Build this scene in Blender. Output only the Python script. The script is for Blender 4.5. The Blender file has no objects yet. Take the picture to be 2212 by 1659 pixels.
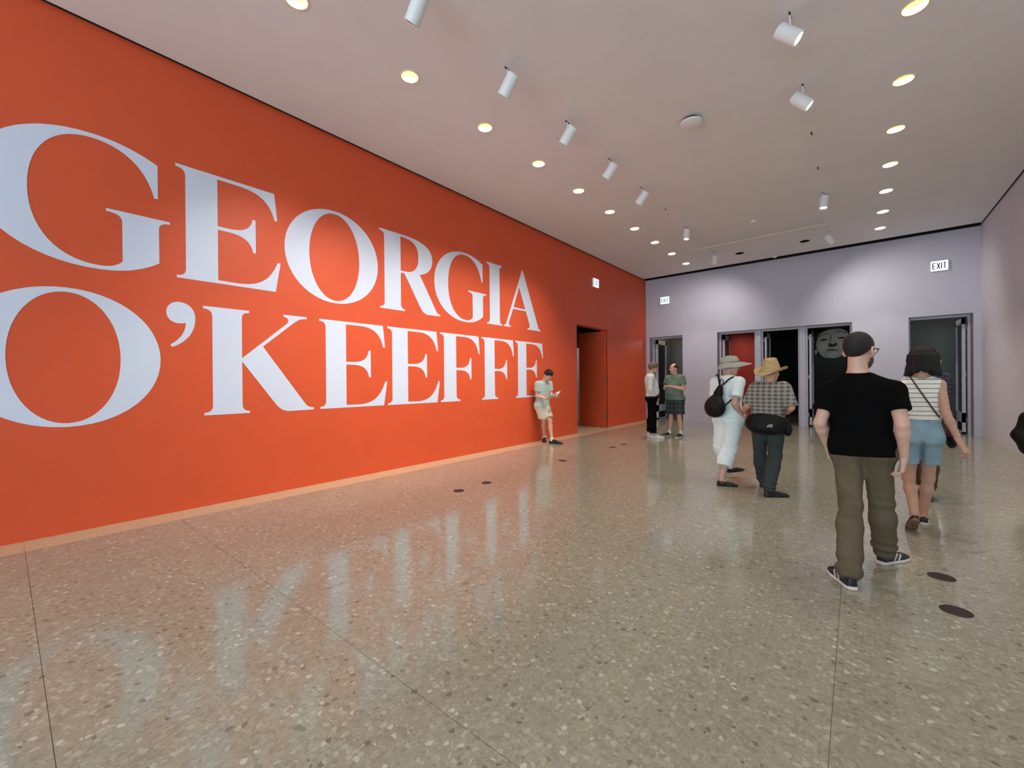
import bpy, bmesh, math, random
import numpy as np
from mathutils import Vector, Matrix

random.seed(4)
rng = np.random.default_rng(7)
SC = bpy.context.scene
COL = SC.collection

# ------------------------------------------------------------------ camera
FPX = 906.09                      # focal length in pixels of a 2212 px wide frame
YAW, PITCH, ROLL = 0.687677, -0.004125, -0.010455
EYE = np.array([0.0, 0.0, 1.385])
_fw = np.array([-math.sin(YAW) * math.cos(PITCH), math.cos(YAW) * math.cos(PITCH), math.sin(PITCH)])
_r0 = np.array([math.cos(YAW), math.sin(YAW), 0.0])
_u0 = np.cross(_r0, _fw)
_rt = math.cos(ROLL) * _r0 + math.sin(ROLL) * _u0
_up = -math.sin(ROLL) * _r0 + math.cos(ROLL) * _u0
cam_data = bpy.data.cameras.new('camera')
cam_data.sensor_fit = 'HORIZONTAL'
cam_data.sensor_width = 36.0
cam_data.lens = FPX / 2212 * 36.0
cam_data.clip_start = 0.02
cam = bpy.data.objects.new('camera', cam_data)
COL.objects.link(cam)
cam.matrix_world = Matrix(((_rt[0], _up[0], -_fw[0], EYE[0]), (_rt[1], _up[1], -_fw[1], EYE[1]),
                           (_rt[2], _up[2], -_fw[2], EYE[2]), (0, 0, 0, 1)))
SC.camera = cam


def ray(px, py):
    return _rt * ((px - 1106) / FPX) - _up * ((py - 829.5) / FPX) + _fw


def at(px, py, Y):                 # point of the photograph's pixel at depth Y
    d = ray(px, py)
    return EYE + d * ((Y - EYE[1]) / d[1])


def atx(px, py, X):
    d = ray(px, py)
    return EYE + d * ((X - EYE[0]) / d[0])


# ------------------------------------------------------------------ room sizes (metres)
XL, XR, YB, H = -5.781, 2.262, 14.586, 4.933
YR = -7.5                          # rear wall behind the camera
TOP = H + 0.45

# ------------------------------------------------------------------ world, lights, exposure
SC.view_settings.view_transform = 'Standard'
SC.view_settings.look = 'None'
SC.view_settings.gamma = 1.0
SC.view_settings.exposure = 0.2
SC.view_settings.use_curve_mapping = False
W = bpy.data.worlds.new('world')
SC.world = W
W.use_nodes = True
W.node_tree.nodes['Background'].inputs[0].default_value = (0.62, 0.76, 1.0, 1)
W.node_tree.nodes['Background'].inputs[1].default_value = 0.35

DOWN_W, TRACK_W, DAY_W = 115.0, 220.0, 540.0
WARM = (1.0, 0.88, 0.76)
TRACKC = (1.0, 0.93, 0.84)


def light(name, kind, loc, energy, color=(1, 1, 1), aim=None, **kw):
    d = bpy.data.lights.new(name, kind)
    d.energy = energy
    d.color = color
    for k, v in kw.items():
        setattr(d, k, v)
    o = bpy.data.objects.new(name, d)
    COL.objects.link(o)
    o.location = loc
    if aim is not None:
        o.rotation_euler = Vector(aim).to_track_quat('-Z', 'Y').to_euler()
    return o


# daylight that comes in through the big window behind the camera
light('daylight', 'AREA', (-1.8, YR - 0.35, 2.45), DAY_W, (0.72, 0.92, 1.0), aim=(0, 1, 0), shape='RECTANGLE', size=6.6, size_y=4.0)


# ------------------------------------------------------------------ helpers
def lin(c):
    return tuple(((v / 255) / 12.92 if v / 255 <= 0.04045 else ((v / 255 + 0.055) / 1.055) ** 2.4) for v in c)


class NT:
    def __init__(self, name):
        self.m = bpy.data.materials.new(name)
        self.m.use_nodes = True
        self.t = self.m.node_tree
        self.b = self.t.nodes['Principled BSDF']

    def n(self, typ, **kw):
        nd = self.t.nodes.new(typ)
        for k, v in kw.items():
            setattr(nd, k, v)
        return nd

    def l(self, a, b):
        self.t.links.new(a, b)

    def coord(self, scale=(1, 1, 1), kind='Object'):
        tc = self.n('ShaderNodeTexCoord')
        mp = self.n('ShaderNodeMapping')
        mp.inputs['Scale'].default_value = scale
        self.l(tc.outputs[kind], mp.inputs['Vector'])
        return mp.outputs['Vector']

    def noise(self, vec, scale, detail=3.0):
        nz = self.n('ShaderNodeTexNoise')
        nz.inputs['Scale'].default_value = scale
        nz.inputs['Detail'].default_value = detail
        self.l(vec, nz.inputs['Vector'])
        return nz

    def ramp(self, fac, stops, mode='LINEAR'):
        r = self.n('ShaderNodeValToRGB')
        r.color_ramp.interpolation = mode
        e = r.color_ramp.elements
        while len(e) < len(stops):
            e.new(0.5)
        for i, (p, c) in enumerate(stops):
            e[i].position = p
            e[i].color = (*c, 1)
        self.l(fac, r.inputs[0])
        return r.outputs[0]

    def mix(self, fac, a, b, mode='MIX'):
        m = self.n('ShaderNodeMix', data_type='RGBA', blend_type=mode)
        for s, v in ((0, fac), (6, a), (7, b)):
            if hasattr(v, 'is_output'):
                self.l(v, m.inputs[s])
            elif s == 0:
                m.inputs[0].default_value = v
            else:
                m.inputs[s].default_value = (*v, 1)
        return m.outputs[2]

    def bump(self, h, strength=0.2, dist=0.01):
        b = self.n('ShaderNodeBump')
        b.inputs['Strength'].default_value = strength
        b.inputs['Distance'].default_value = dist
        self.l(h, b.inputs['Height'])
        self.l(b.outputs[0], self.b.inputs['Normal'])


def mat(name, rgb, rough=0.6, var=0.06, scale=14, metal=0.0, bump=0.0, bscale=60, spec=0.5, sheen=0.0):
    """plain procedural surface: base colour with a little noise, optional fine relief"""
    t = NT(name)
    c = lin(rgb)
    v = t.coord()
    nz = t.noise(v, scale)
    col = t.ramp(nz.outputs['Fac'], [(0.3, tuple(x * (1 - var) for x in c)), (0.7, tuple(min(1, x * (1 + var)) for x in c))])
    t.l(col, t.b.inputs['Base Color'])
    t.b.inputs['Roughness'].default_value = rough
    t.b.inputs['Metallic'].default_value = metal
    t.b.inputs['Specular IOR Level'].default_value = spec
    if sheen:
        t.b.inputs['Sheen Weight'].default_value = sheen
    if bump:
        nb = t.noise(v, bscale, 2)
        t.bump(nb.outputs['Fac'], bump, 0.004)
    return t.m


def emis(name, rgb, strength):
    t = NT(name)
    t.b.inputs['Base Color'].default_value = (*lin(rgb), 1)
    t.b.inputs['Emission Color'].default_value = (*lin(rgb), 1)
    t.b.inputs['Emission Strength'].default_value = strength
    return t.m


M = {}
M['red'] = mat('red_paint', (222, 88, 48), 0.5, 0.02, 3, bump=0.05, bscale=220)
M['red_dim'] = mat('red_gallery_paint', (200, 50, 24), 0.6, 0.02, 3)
M['lav'] = mat('lavender_paint', (197, 198, 216), 0.55, 0.015, 3, bump=0.05, bscale=220)
M['right'] = mat('pale_mauve_paint', (218, 218, 228), 0.6, 0.015, 3)
M['ceil'] = mat('ceiling_paint', (230, 231, 233), 0.75, 0.02, 2.5, bump=0.05, bscale=120)
M['letter'] = mat('pale_lettering_vinyl', (218, 227, 246), 0.5, 0.01, 4)
M['dark'] = mat('gap_shade_black', (16, 16, 18), 0.8)
M['black_paint'] = mat('black_gallery_paint', (14, 14, 14), 0.85)
M['grey_room'] = mat('grey_room_paint', (150, 150, 144), 0.8)
M['white_metal'] = mat('white_enamel', (236, 243, 246), 0.4, 0.02, 30)
M['reflector'] = mat('cream_reflector', (236, 222, 166), 0.4, 0.04, 40)
M['black_metal'] = mat('black_metal', (14, 14, 15), 0.45)
M['steel'] = mat('brushed_steel', (150, 146, 142), 0.35, 0.05, 60, metal=1.0)
M['bronze'] = mat('dark_bronze', (52, 41, 38), 0.5, 0.15, 80, metal=0.3)
M['lamp'] = emis('lamp_glow', (255, 248, 230), 7.0)
M['sign_glow'] = emis('sign_glow', (206, 236, 255), 1.9)
M['sign_text'] = mat('sign_letter', (96, 44, 60), 0.8)
M['joint'] = mat('joint_filler', (138, 130, 114), 0.7)
M['glass_dark'] = mat('dark_door_glass', (34, 33, 33), 0.12, 0.02)
M['tube'] = mat('white_tube', (205, 198, 188), 0.5)


def terrazzo():
    t = NT('terrazzo')
    v = t.coord()
    wob = t.noise(v, 34, 3)
    wv = t.mix(0.030, v, wob.outputs['Color'], 'ADD')
    vo = t.n('ShaderNodeTexVoronoi')
    vo.inputs['Scale'].default_value = 38
    t.l(wv, vo.inputs['Vector'])
    sep = t.n('ShaderNodeSeparateColor')
    t.l(vo.outputs['Color'], sep.inputs[0])
    chip = t.ramp(sep.outputs[0], [(0.0, lin((118, 115, 101))), (0.025, lin((143, 143, 126))), (0.3, lin((155, 155, 137))),
                                   (0.6, lin((165, 165, 148))), (0.84, lin((178, 180, 163))), (0.97, lin((200, 202, 188)))], 'CONSTANT')
    edge = t.n('ShaderNodeMath', operation='LESS_THAN')
    t.l(vo.outputs['Distance'], edge.inputs[0])
    edge.inputs[1].default_value = 0.50
    v2 = t.n('ShaderNodeTexVoronoi')
    v2.inputs['Scale'].default_value = 120
    t.l(wv, v2.inputs['Vector'])
    s2 = t.n('ShaderNodeSeparateColor')
    t.l(v2.outputs['Color'], s2.inputs[0])
    fine = t.ramp(s2.outputs[1], [(0.0, lin((141, 140, 123))), (0.12, lin((154, 153, 135))), (0.6, lin((161, 160, 142))), (0.9, lin((172, 172, 155)))], 'CONSTANT')
    v3 = t.n('ShaderNodeTexVoronoi')
    v3.inputs['Scale'].default_value = 24
    v3.inputs['Randomness'].default_value = 1
    t.l(wv, v3.inputs['Vector'])
    s3 = t.n('ShaderNodeSeparateColor')
    t.l(v3.outputs['Color'], s3.inputs[0])
    big = t.n('ShaderNodeMath', operation='LESS_THAN')
    t.l(v3.outputs['Distance'], big.inputs[0])
    big.inputs[1].default_value = 0.27
    rare = t.n('ShaderNodeMath', operation='LESS_THAN')
    t.l(s3.outputs[2], rare.inputs[0])
    rare.inputs[1].default_value = 0.085
    both = t.n('ShaderNodeMath', operation='MULTIPLY')
    t.l(big.outputs[0], both.inputs[0])
    t.l(rare.outputs[0], both.inputs[1])
    col = t.mix(edge.outputs[0], fine, chip)
    dcol = t.ramp(s3.outputs[0], [(0.0, lin((104, 97, 86))), (0.6, lin((126, 116, 100))), (0.8, lin((212, 208, 196)))], 'CONSTANT')
    col = t.mix(both.outputs[0], col, dcol)
    cl = t.noise(v, 0.9, 3)
    col = t.mix(0.10, col, t.ramp(cl.outputs['Fac'], [(0.35, lin((132, 130, 110))), (0.65, lin((184, 184, 164)))]))
    t.l(col, t.b.inputs['Base Color'])
    t.b.inputs['Roughness'].default_value = 0.115
    t.b.inputs['IOR'].default_value = 1.6
    return t.m


def border_terrazzo():
    t = NT('border_terrazzo')
    v = t.coord()
    v2 = t.n('ShaderNodeTexVoronoi')
    v2.inputs['Scale'].default_value = 150
    t.l(v, v2.inputs['Vector'])
    s2 = t.n('ShaderNodeSeparateColor')
    t.l(v2.outputs['Color'], s2.inputs[0])
    col = t.ramp(s2.outputs[0], [(0.0, lin((186, 168, 134))), (0.3, lin((198, 180, 146))), (0.8, lin((208, 192, 160)))], 'CONSTANT')
    t.l(col, t.b.inputs['Base Color'])
    t.b.inputs['Roughness'].default_value = 0.24
    return t.m


M['terrazzo'] = terrazzo()
M['border'] = border_terrazzo()


def link(name, me, m=None, parent=None, loc=None, smooth=False):
    o = bpy.data.objects.new(name, me)
    COL.objects.link(o)
    for mm in (m if isinstance(m, (list, tuple)) else [m] if m else []):
        me.materials.append(mm)
    if parent is not None:
        o.parent = parent
    if loc is not None:
        o.location = loc
    if smooth and len(me.polygons):
        me.polygons.foreach_set('use_smooth', np.ones(len(me.polygons), dtype=bool))
    return o


def tag(o, label=None, cat=None, group=None, kind=None):
    for k, v in (('label', label), ('category', cat), ('group', group), ('kind', kind)):
        if v:
            o[k] = v
    return o


def empty(name, loc=(0, 0, 0)):
    o = bpy.data.objects.new(name, None)
    COL.objects.link(o)
    o.location = loc
    o.empty_display_size = 0.1
    return o


def boxes_mesh(name, boxes, bevel=0.0):
    bm = bmesh.new()
    for (a, b) in boxes:
        r = bmesh.ops.create_cube(bm, size=1)
        for v in r['verts']:
            v.co = Vector([(a[i] + b[i]) / 2 + v.co[i] * (b[i] - a[i]) for i in range(3)])
    if bevel:
        bmesh.ops.bevel(bm, geom=bm.edges[:], offset=bevel, segments=2, affect='EDGES', profile=0.5)
    me = bpy.data.meshes.new(name)
    bm.to_mesh(me)
    bm.free()
    return me


def box(name, a, b, m, parent=None, bevel=0.0):
    return link(name, boxes_mesh(name, [(a, b)], bevel), m, parent)


def lathe_mesh(name, prof, seg=32, cap=True):
    """profile of (r, z), revolved about z"""
    bm = bmesh.new()
    rings = []
    for r, z in prof:
        rings.append([bm.verts.new((r * math.cos(2 * math.pi * i / seg), r * math.sin(2 * math.pi * i / seg), z)) for i in range(seg)])
    for a, b in zip(rings, rings[1:]):
        for i in range(seg):
            bm.faces.new((a[i], a[(i + 1) % seg], b[(i + 1) % seg], b[i]))
    if cap:
        for rg, flip in ((rings[0], True), (rings[-1], False)):
            bm.faces.new(list(reversed(rg)) if flip else rg)
    bmesh.ops.recalc_face_normals(bm, faces=bm.faces[:])
    me = bpy.data.meshes.new(name)
    bm.to_mesh(me)
    bm.free()
    return me


def auto_smooth(o, ang=0.6):
    me = o.data
    me.polygons.foreach_set('use_smooth', np.ones(len(me.polygons), dtype=bool))
    me.set_sharp_from_angle(angle=ang)
    return o


def fill_mesh(name, loops, depth, to3d):
    """flat plate from 2D outlines (outer ones and holes), thickness 2*depth, placed by a matrix"""
    cu = bpy.data.curves.new(name, 'CURVE')
    cu.dimensions = '2D'
    cu.fill_mode = 'BOTH'
    cu.extrude = depth
    for lp in loops:
        s = cu.splines.new('POLY')
        s.points.add(len(lp) - 1)
        for p, q in zip(s.points, lp):
            p.co = (q[0], q[1], 0, 1)
        s.use_cyclic_u = True
    o = bpy.data.objects.new(name, cu)
    COL.objects.link(o)
    dg = bpy.context.evaluated_depsgraph_get()
    me = bpy.data.meshes.new_from_object(o.evaluated_get(dg))
    bpy.data.objects.remove(o)
    bpy.data.curves.remove(cu)
    me.name = name
    me.transform(to3d)
    return me


# ------------------------------------------------------------------ shell: floor
floor = box('floor', (XL - 4.5, YR - 0.3, -0.25), (XR + 1.2, YB + 8.5, -0.006), M['joint'])
tag(floor, 'terrazzo floor of large polished slabs with a paler border strip along the red wall', kind='structure')
JX = [XL + 0.363, -3.44, -0.086, XR]
JY = [0.113 + 1.053 * k for k in range(-8, 15)]
JY = [y for y in JY if YR < y < YB - 0.4] + [YB]
JY = [YR] + JY
g = 0.0012
for i in range(3):
    for j in range(len(JY) - 1):
        box('slab', (JX[i] + g, JY[j] + g, -0.03), (JX[i + 1] - g, JY[j + 1] - g, 0), M['terrazzo'], floor)
for j in range(0, len(JY) - 1, 2):
    box('border_slab', (XL, JY[j], -0.03), (JX[0] - g, JY[min(j + 2, len(JY) - 1)] - 0.001, 0), M['border'], floor)
box('threshold_slab', (XL - 4.4, 9.0, -0.03), (XL - 0.001, 14.3, 0), M['border'], floor)
box('gallery_slab', (XL - 0.3, YB + 0.003, -0.03), (XR + 1.0, YB + 8.4, 0), M['terrazzo'], floor)

# ------------------------------------------------------------------ shell: ceiling with holes for the recessed lamps
DLY = [1.762 + 1.272 * k for k in range(10)]
DL_L = [(-3.974, y) for y in DLY]
DL_R = [(0.451, y) for y in DLY[3:]]
DARK_HOLES = [(-2.51, 13.17), (-1.01, 13.14)]
RH = 0.098


def circ(x, y, r, n=28):
    return [(x + r * math.cos(2 * math.pi * i / n), y + r * math.sin(2 * math.pi * i / n)) for i in range(n)]


outer = [(XL + 0.055, YR), (XR - 0.035, YR), (XR - 0.035, YB - 0.33), (XL + 0.055, YB - 0.33)]
ceil_me = fill_mesh('ceiling', [outer] + [circ(x, y, RH) for x, y in DL_L + DL_R + DARK_HOLES], 0.02, Matrix.Translation((0, 0, H + 0.02)))
ceiling = link('ceiling', ceil_me, M['ceil'])
tag(ceiling, 'grey white plaster ceiling with a black shadow gap along the walls', kind='structure')
light_blocker = box('trim_1', (XL - 0.3, YR - 0.3, TOP), (XR + 0.3, YB + 0.4, TOP + 0.1), M['dark'])  # unseen slab added to stop sky light leaking through the ceiling gap
tag(light_blocker, 'unseen black cover added above the ceiling gap to keep outside light out', kind='structure')
for i, (a, b) in enumerate((((XL + 0.001, YR, H + 0.012), (XL + 0.03, YB, H + 0.4)), ((XL + 0.03, YB - 0.03, H + 0.004), (XR, YB - 0.001, H + 0.4)),
                            ((XR - 0.03, YR, H + 0.012), (XR - 0.001, YB - 0.03, H + 0.4)))):
    tag(box('trim_%d' % (i + 2), a, b, M['dark']), 'black strip painting in the shade of the gap between ceiling and wall', kind='structure')  # strips carry the shade of the gap as black colour

# ------------------------------------------------------------------ shell: walls
DY0, DY1, DH = 9.79, 11.57, 2.93           # doorway in the red wall


def plate_x(name, x0, x1, loops, m):        # loops in (y, z); plate between x0 and x1
    mx = Matrix(((0, 0, 1, (x0 + x1) / 2), (1, 0, 0, 0), (0, 1, 0, 0), (0, 0, 0, 1)))
    return link(name, fill_mesh(name, loops, abs(x1 - x0) / 2, mx), m)


def plate_y(name, y0, y1, loops, m):        # loops in (x, z)
    mx = Matrix(((1, 0, 0, 0), (0, 0, 1, (y0 + y1) / 2), (0, 1, 0, 0), (0, 0, 0, 1)))
    return link(name, fill_mesh(name, loops, abs(y1 - y0) / 2, mx), m)


wall_left = plate_x('wall_left', XL - 0.22, XL, [[(YR, -0.03), (DY0, -0.03), (DY0, DH), (DY1, DH), (DY1, -0.03), (YB + 0.22, -0.03), (YB + 0.22, TOP), (YR, TOP)]], M['red'])
tag(wall_left, 'tall orange red painted wall with giant pale serif lettering', kind='structure')
OPEN = [(-5.652, -4.527), (-3.447, -0.088), (1.025, 2.139)]
OH = 2.915
lp = [(XL, -0.03)]
for a, b in OPEN:
    lp += [(a, -0.03), (a, OH), (b, OH), (b, -0.03)]
lp += [(XR + 0.22, -0.03), (XR + 0.22, TOP), (XL, TOP)]
wall_back = plate_y('wall_back', YB, YB + 0.26, [lp], M['lav'])
tag(wall_back, 'pale lavender end wall with three doorways', kind='structure')
wall_right = plate_x('wall_right', XR, XR + 0.22, [[(YR, -0.03), (YB, -0.03), (YB, TOP), (YR, TOP)]], M['right'])
tag(wall_right, 'pale mauve wall at the right edge', kind='structure')
wall_rear = plate_y('wall_rear', YR - 0.22, YR, [[(XL, -0.03), (XR, -0.03), (XR, TOP), (XL, TOP)], [(-5.2, 0.35), (1.6, 0.35), (1.6, 4.5), (-5.2, 4.5)]], M['lav'])
tag(wall_rear, 'pale wall with a wide window behind the viewer', kind='structure')
wf = link('window_1', boxes_mesh('window_1', [((-5.2, YR - 0.15, 0.35), (1.6, YR - 0.07, 0.42)), ((-5.2, YR - 0.15, 4.43), (1.6, YR - 0.07, 4.5))] +
          [((x - 0.03, YR - 0.15, 0.35), (x + 0.03, YR - 0.07, 4.5)) for x in (-5.17, -3.47, -1.8, -0.1, 1.57)]), M['black_metal'])
tag(wf, 'dark framed window behind the viewer', kind='structure')

# ------------------------------------------------------------------ rooms seen through the doorways
tag(plate_y('wall_gallery_far', YB + 6.2, YB + 6.3, [[(-4.35, 0), (0.35, 0), (0.35, 3.3), (-4.35, 3.3)]], M['black_paint']), 'black far wall of the dark gallery', kind='structure')
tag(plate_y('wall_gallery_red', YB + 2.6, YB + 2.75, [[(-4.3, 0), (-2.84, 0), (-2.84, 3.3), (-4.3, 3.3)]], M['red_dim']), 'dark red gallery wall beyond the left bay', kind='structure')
for nm, x in (('wall_gallery_left', -4.42), ('wall_gallery_right', 0.36)):
    tag(plate_x(nm, x, x + 0.1, [[(YB + 0.26, 0), (YB + 6.3, 0), (YB + 6.3, 3.3), (YB + 0.26, 3.3)]], M['black_paint']), 'black side wall of the dark gallery', kind='structure')
tag(box('ceiling_gallery', (XL - 0.2, YB + 0.26, 3.25), (XR + 0.9, YB + 8.2, 3.35), M['black_paint']), 'black low ceiling of the rooms beyond', kind='structure')
tag(plate_y('wall_lobby_left', YB + 3.2, YB + 3.3, [[(XL - 0.3, 0), (-4.43, 0), (-4.43, 3.3), (XL - 0.3, 3.3)]], M['grey_room']), 'grey wall of the small room beyond the left doorway', kind='structure')
tag(plate_x('wall_lobby_side', XL - 0.3, XL - 0.2, [[(YB + 0.26, 0), (YB + 3.2, 0), (YB + 3.2, 3.3), (YB + 0.26, 3.3)]], M['grey_room']), 'grey side wall beyond the left doorway', kind='structure')
tag(plate_y('wall_lobby_right', YB + 3.6, YB + 3.7, [[(0.47, 0), (XR + 0.9, 0), (XR + 0.9, 3.3), (0.47, 3.3)]], M['grey_room']), 'dim grey wall beyond the right doorway', kind='structure')
tag(plate_x('wall_lobby_edge', XR + 0.8, XR + 0.9, [[(YB + 0.26, 0), (YB + 3.6, 0), (YB + 3.6, 3.3), (YB + 0.26, 3.3)]], M['grey_room']), 'dim grey side wall beyond the right doorway', kind='structure')
light('lobby_lamp', 'POINT', (-4.9, YB + 1.9, 3.0), 9, WARM, shadow_soft_size=0.1)
light('lobby_lamp', 'POINT', (1.7, YB + 2.2, 3.0), 3.5, (0.9, 0.95, 1.0), shadow_soft_size=0.1)
light('unseen_gallery_lamp', 'SPOT', (-0.4, YB + 3.4, 3.15), 26, (1, 1, 1), aim=(-0.15, 2.6, -0.95), spot_size=math.radians(75), spot_blend=1.0, shadow_soft_size=0.05)  # unseen spot added to bring the mural's greys out of the dark
light('unseen_gallery_lamp', 'SPOT', (-3.4, YB + 1.2, 3.15), 30, WARM, aim=(0.0, 1.35, -1.5), spot_size=math.radians(95), spot_blend=1.0, shadow_soft_size=0.05)
# room beyond the red doorway
tag(plate_x('wall_corridor_far', XL - 2.9, XL - 2.8, [[(9.0, 0), (14.3, 0), (14.3, 2.55), (9.0, 2.55)]], M['lav']), 'pale corridor wall beyond the red doorway', kind='structure')
tag(plate_x('wall_corridor_upper', XL - 2.9, XL - 2.79, [[(9.0, 2.55), (14.3, 2.55), (14.3, 4.2), (9.0, 4.2)]], M['black_paint']), 'black upper wall beyond the red doorway', kind='structure')
tag(box('ceiling_corridor', (XL - 2.9, 9.0, 4.2), (XL - 0.22, 14.3, 4.3), M['black_paint']), 'black corridor ceiling', kind='structure')
for nm, y in (('wall_corridor_near', 9.0), ('wall_corridor_end', 14.2)):
    tag(plate_y(nm, y, y + 0.1, [[(XL - 2.9, 0), (XL - 0.22, 0), (XL - 0.22, 4.2), (XL - 2.9, 4.2)]], M['black_paint']), 'black corridor wall', kind='structure')
tag(plate_y('wall_corridor_white', 14.12, 14.2, [[(XL - 2.8, 0), (XL - 0.22, 0), (XL - 0.22, 2.68), (XL - 2.8, 2.68)]], M['lav']), 'pale lower wall at the end of the corridor', kind='structure')
light('corridor_lamp', 'SPOT', (XL - 1.9, 12.6, 3.9), 75, TRACKC, aim=(-0.4, 1.4, -2.2), spot_size=math.radians(80), spot_blend=1.0, shadow_soft_size=0.05)

# ------------------------------------------------------------------ doors
# open leaf of the red doorway, hinged on the far jamb
door_1 = empty('door_1', (XL - 0.2, DY1 - 0.03, 0))
tag(door_1, 'red door leaf standing open inside the red wall doorway', kind='structure')
box('leaf', (-0.73, -0.05, 0.01), (0.17, 0.0, DH - 0.04), M['red'], door_1, 0.003)
for z in (0.33, 1.43, 2.62):
    hg = link('hinge', lathe_mesh('hinge', [(0.014, -0.06), (0.014, 0.06)], 12), M['steel'], door_1, (0.185, -0.06, z))
    box('hinge_plate', (-0.035, 0.0, -0.055), (0.0, 0.006, 0.055), M['steel'], hg)


def bay(num, x0, x1, side, label):
    """one doorway bay: side jambs, head and a leaf pushed open into the room beyond"""
    d = empty('door_%d' % num, ((x0 + x1) / 2, YB + 0.27, 0))
    tag(d, label, kind='structure')
    hw = (x1 - x0) / 2
    for s in (-1, 1):
        xx = s * hw
        box('jamb', (min(xx, xx - s * 0.045), 0, 0), (max(xx, xx - s * 0.045), 0.12, OH - 0.05), M['lav'], d, 0.003)
    box('head', (-hw, 0, OH - 0.05), (hw, 0.12, OH), M['lav'], d, 0.003)
    s = -1 if side == 'L' else 1
    xe = s * (hw - 0.075)                      # hinge line
    lx = sorted((xe, xe - s * 0.055))
    y0, y1 = 0.10, 0.10 + min(0.95, 2 * hw - 0.15)
    lf = link('leaf', boxes_mesh('leaf', [((lx[0], y0, 0.012), (lx[1], y0 + 0.11, OH - 0.07)), ((lx[0], y1 - 0.11, 0.012), (lx[1], y1, OH - 0.07)),
                                          ((lx[0], y0, OH - 0.22), (lx[1], y1, OH - 0.07)), ((lx[0], y0, 0.28), (lx[1], y1, 0.52)), ((lx[0], y0, 0.012), (lx[1], y1, 0.05))]), M['lav'], d)
    gx = (lx[0] + lx[1]) / 2
    box('pane', (gx - 0.006, y0 + 0.1, 0.5), (gx + 0.006, y1 - 0.1, OH - 0.2), M['glass_dark'], lf)
    box('kick_panel', (gx - 0.008, y0 + 0.1, 0.04), (gx + 0.008, y1 - 0.1, 0.3), M['black_metal'], lf)
    hz = [0.35, 1.45, 2.6]
    for z in hz:
        link('hinge', lathe_mesh('hinge', [(0.012, -0.05), (0.012, 0.05)], 10), M['steel'], d, (xe + s * 0.014, 0.085, z))
    return d


bay(2, OPEN[0][0] + 0.005, OPEN[0][1] - 0.005, 'L', 'doorway at the left end of the lavender wall with an open glazed leaf')
BX = [-3.442, -2.33, -1.206, -0.093]
PW = 0.14
bay(3, BX[0], BX[1] - PW / 2, 'L', 'left bay of the triple doorway showing red beyond')
bay(4, BX[1] + PW / 2, BX[2] - PW / 2, 'L', 'middle bay of the triple doorway, black beyond')
bay(5, BX[2] + PW / 2, BX[3], 'L', 'right bay of the triple doorway showing a face mural beyond')
bay(6, OPEN[2][0] + 0.005, OPEN[2][1] - 0.005, 'R', 'doorway at the right end of the lavender wall with its leaf open at right')
for i, x in enumerate(BX[1:3]):
    tag(box('trim_%d' % (6 + i), (x - PW / 2, YB + 0.2, 0), (x + PW / 2, YB + 0.36, OH), M['lav'], None, 0.004), 'lavender post between two bays of the triple doorway', kind='structure')

# ------------------------------------------------------------------ lettering on the red wall (flat vinyl, one piece per letter)
CAP = 1.317


def P(start, *seg):
    return [start] + list(seg)


def outline(path, n=14):
    """start point, then ('L',p) or (c1,c2,p) cubic pieces"""
    pts = [path[0]]
    for s in path[1:]:
        a = np.array(pts[-1])
        if len(s) == 2 and not hasattr(s[0], '__len__'):
            pts.append(tuple(s))
        else:
            c1, c2, b = map(np.array, s)
            for k in range(1, n + 1):
                t = k / n
                pts.append(tuple((1 - t) ** 3 * a + 3 * t * (1 - t) ** 2 * c1 + 3 * t * t * (1 - t) * c2 + t ** 3 * b))
    if abs(pts[0][0] - pts[-1][0]) + abs(pts[0][1] - pts[-1][1]) < 1e-6:
        pts.pop()
    return pts


def ellipse(cx, cy, rx, ry, k=0.5523):
    return P((cx, cy + ry), ((cx + k * rx, cy + ry), (cx + rx, cy + k * ry), (cx + rx, cy)), ((cx + rx, cy - k * ry), (cx + k * rx, cy - ry), (cx, cy - ry)),
             ((cx - k * rx, cy - ry), (cx - rx, cy - k * ry), (cx - rx, cy)), ((cx - rx, cy + k * ry), (cx - k * rx, cy + ry), (cx, cy + ry)))


_foot = [(0.0, 0.0), (0.0, 0.03), ((0.06, 0.033), (0.086, 0.055), (0.088, 0.12)), (0.092, 1.197), ((0.092, 1.262), (0.06, 1.284), (0.0, 1.287))]
GL = {}
GL['E'] = [P((0.0, CAP), (1.063, CAP), (1.097, 0.957), (1.063, 0.957), ((1.01, 1.18), (0.88, 1.268), (0.66, 1.274)), (0.410, 1.274), (0.409, 0.702), (0.52, 0.702),
             ((0.69, 0.702), (0.775, 0.76), (0.796, 0.893)), (0.83, 0.893), (0.83, 0.463), (0.798, 0.463), ((0.775, 0.60), (0.69, 0.659), (0.52, 0.659)), (0.409, 0.659),
             (0.407, 0.040), (0.60, 0.037), ((0.87, 0.037), (1.0, 0.14), (1.097, 0.395)), (1.133, 0.395), (1.067, 0.0), *_foot)]
GL['F'] = [P((0.0, CAP), (1.037, CAP), (1.067, 0.953), (1.034, 0.953), ((0.985, 1.18), (0.86, 1.270), (0.64, 1.274)), (0.403, 1.274), (0.403, 0.656), (0.51, 0.656),
             ((0.68, 0.656), (0.765, 0.72), (0.786, 0.86)), (0.82, 0.86), (0.82, 0.43), (0.786, 0.43), ((0.765, 0.55), (0.68, 0.609), (0.51, 0.609)), (0.403, 0.609),
             (0.404, 0.115), ((0.405, 0.055), (0.44, 0.033), (0.507, 0.03)), (0.504, 0.0), *_foot)]
GL['O'] = [ellipse(0.7255, 0.655, 0.7255, 0.692, 0.56), ellipse(0.7275, 0.652, 0.392, 0.652, 0.57)]
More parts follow.
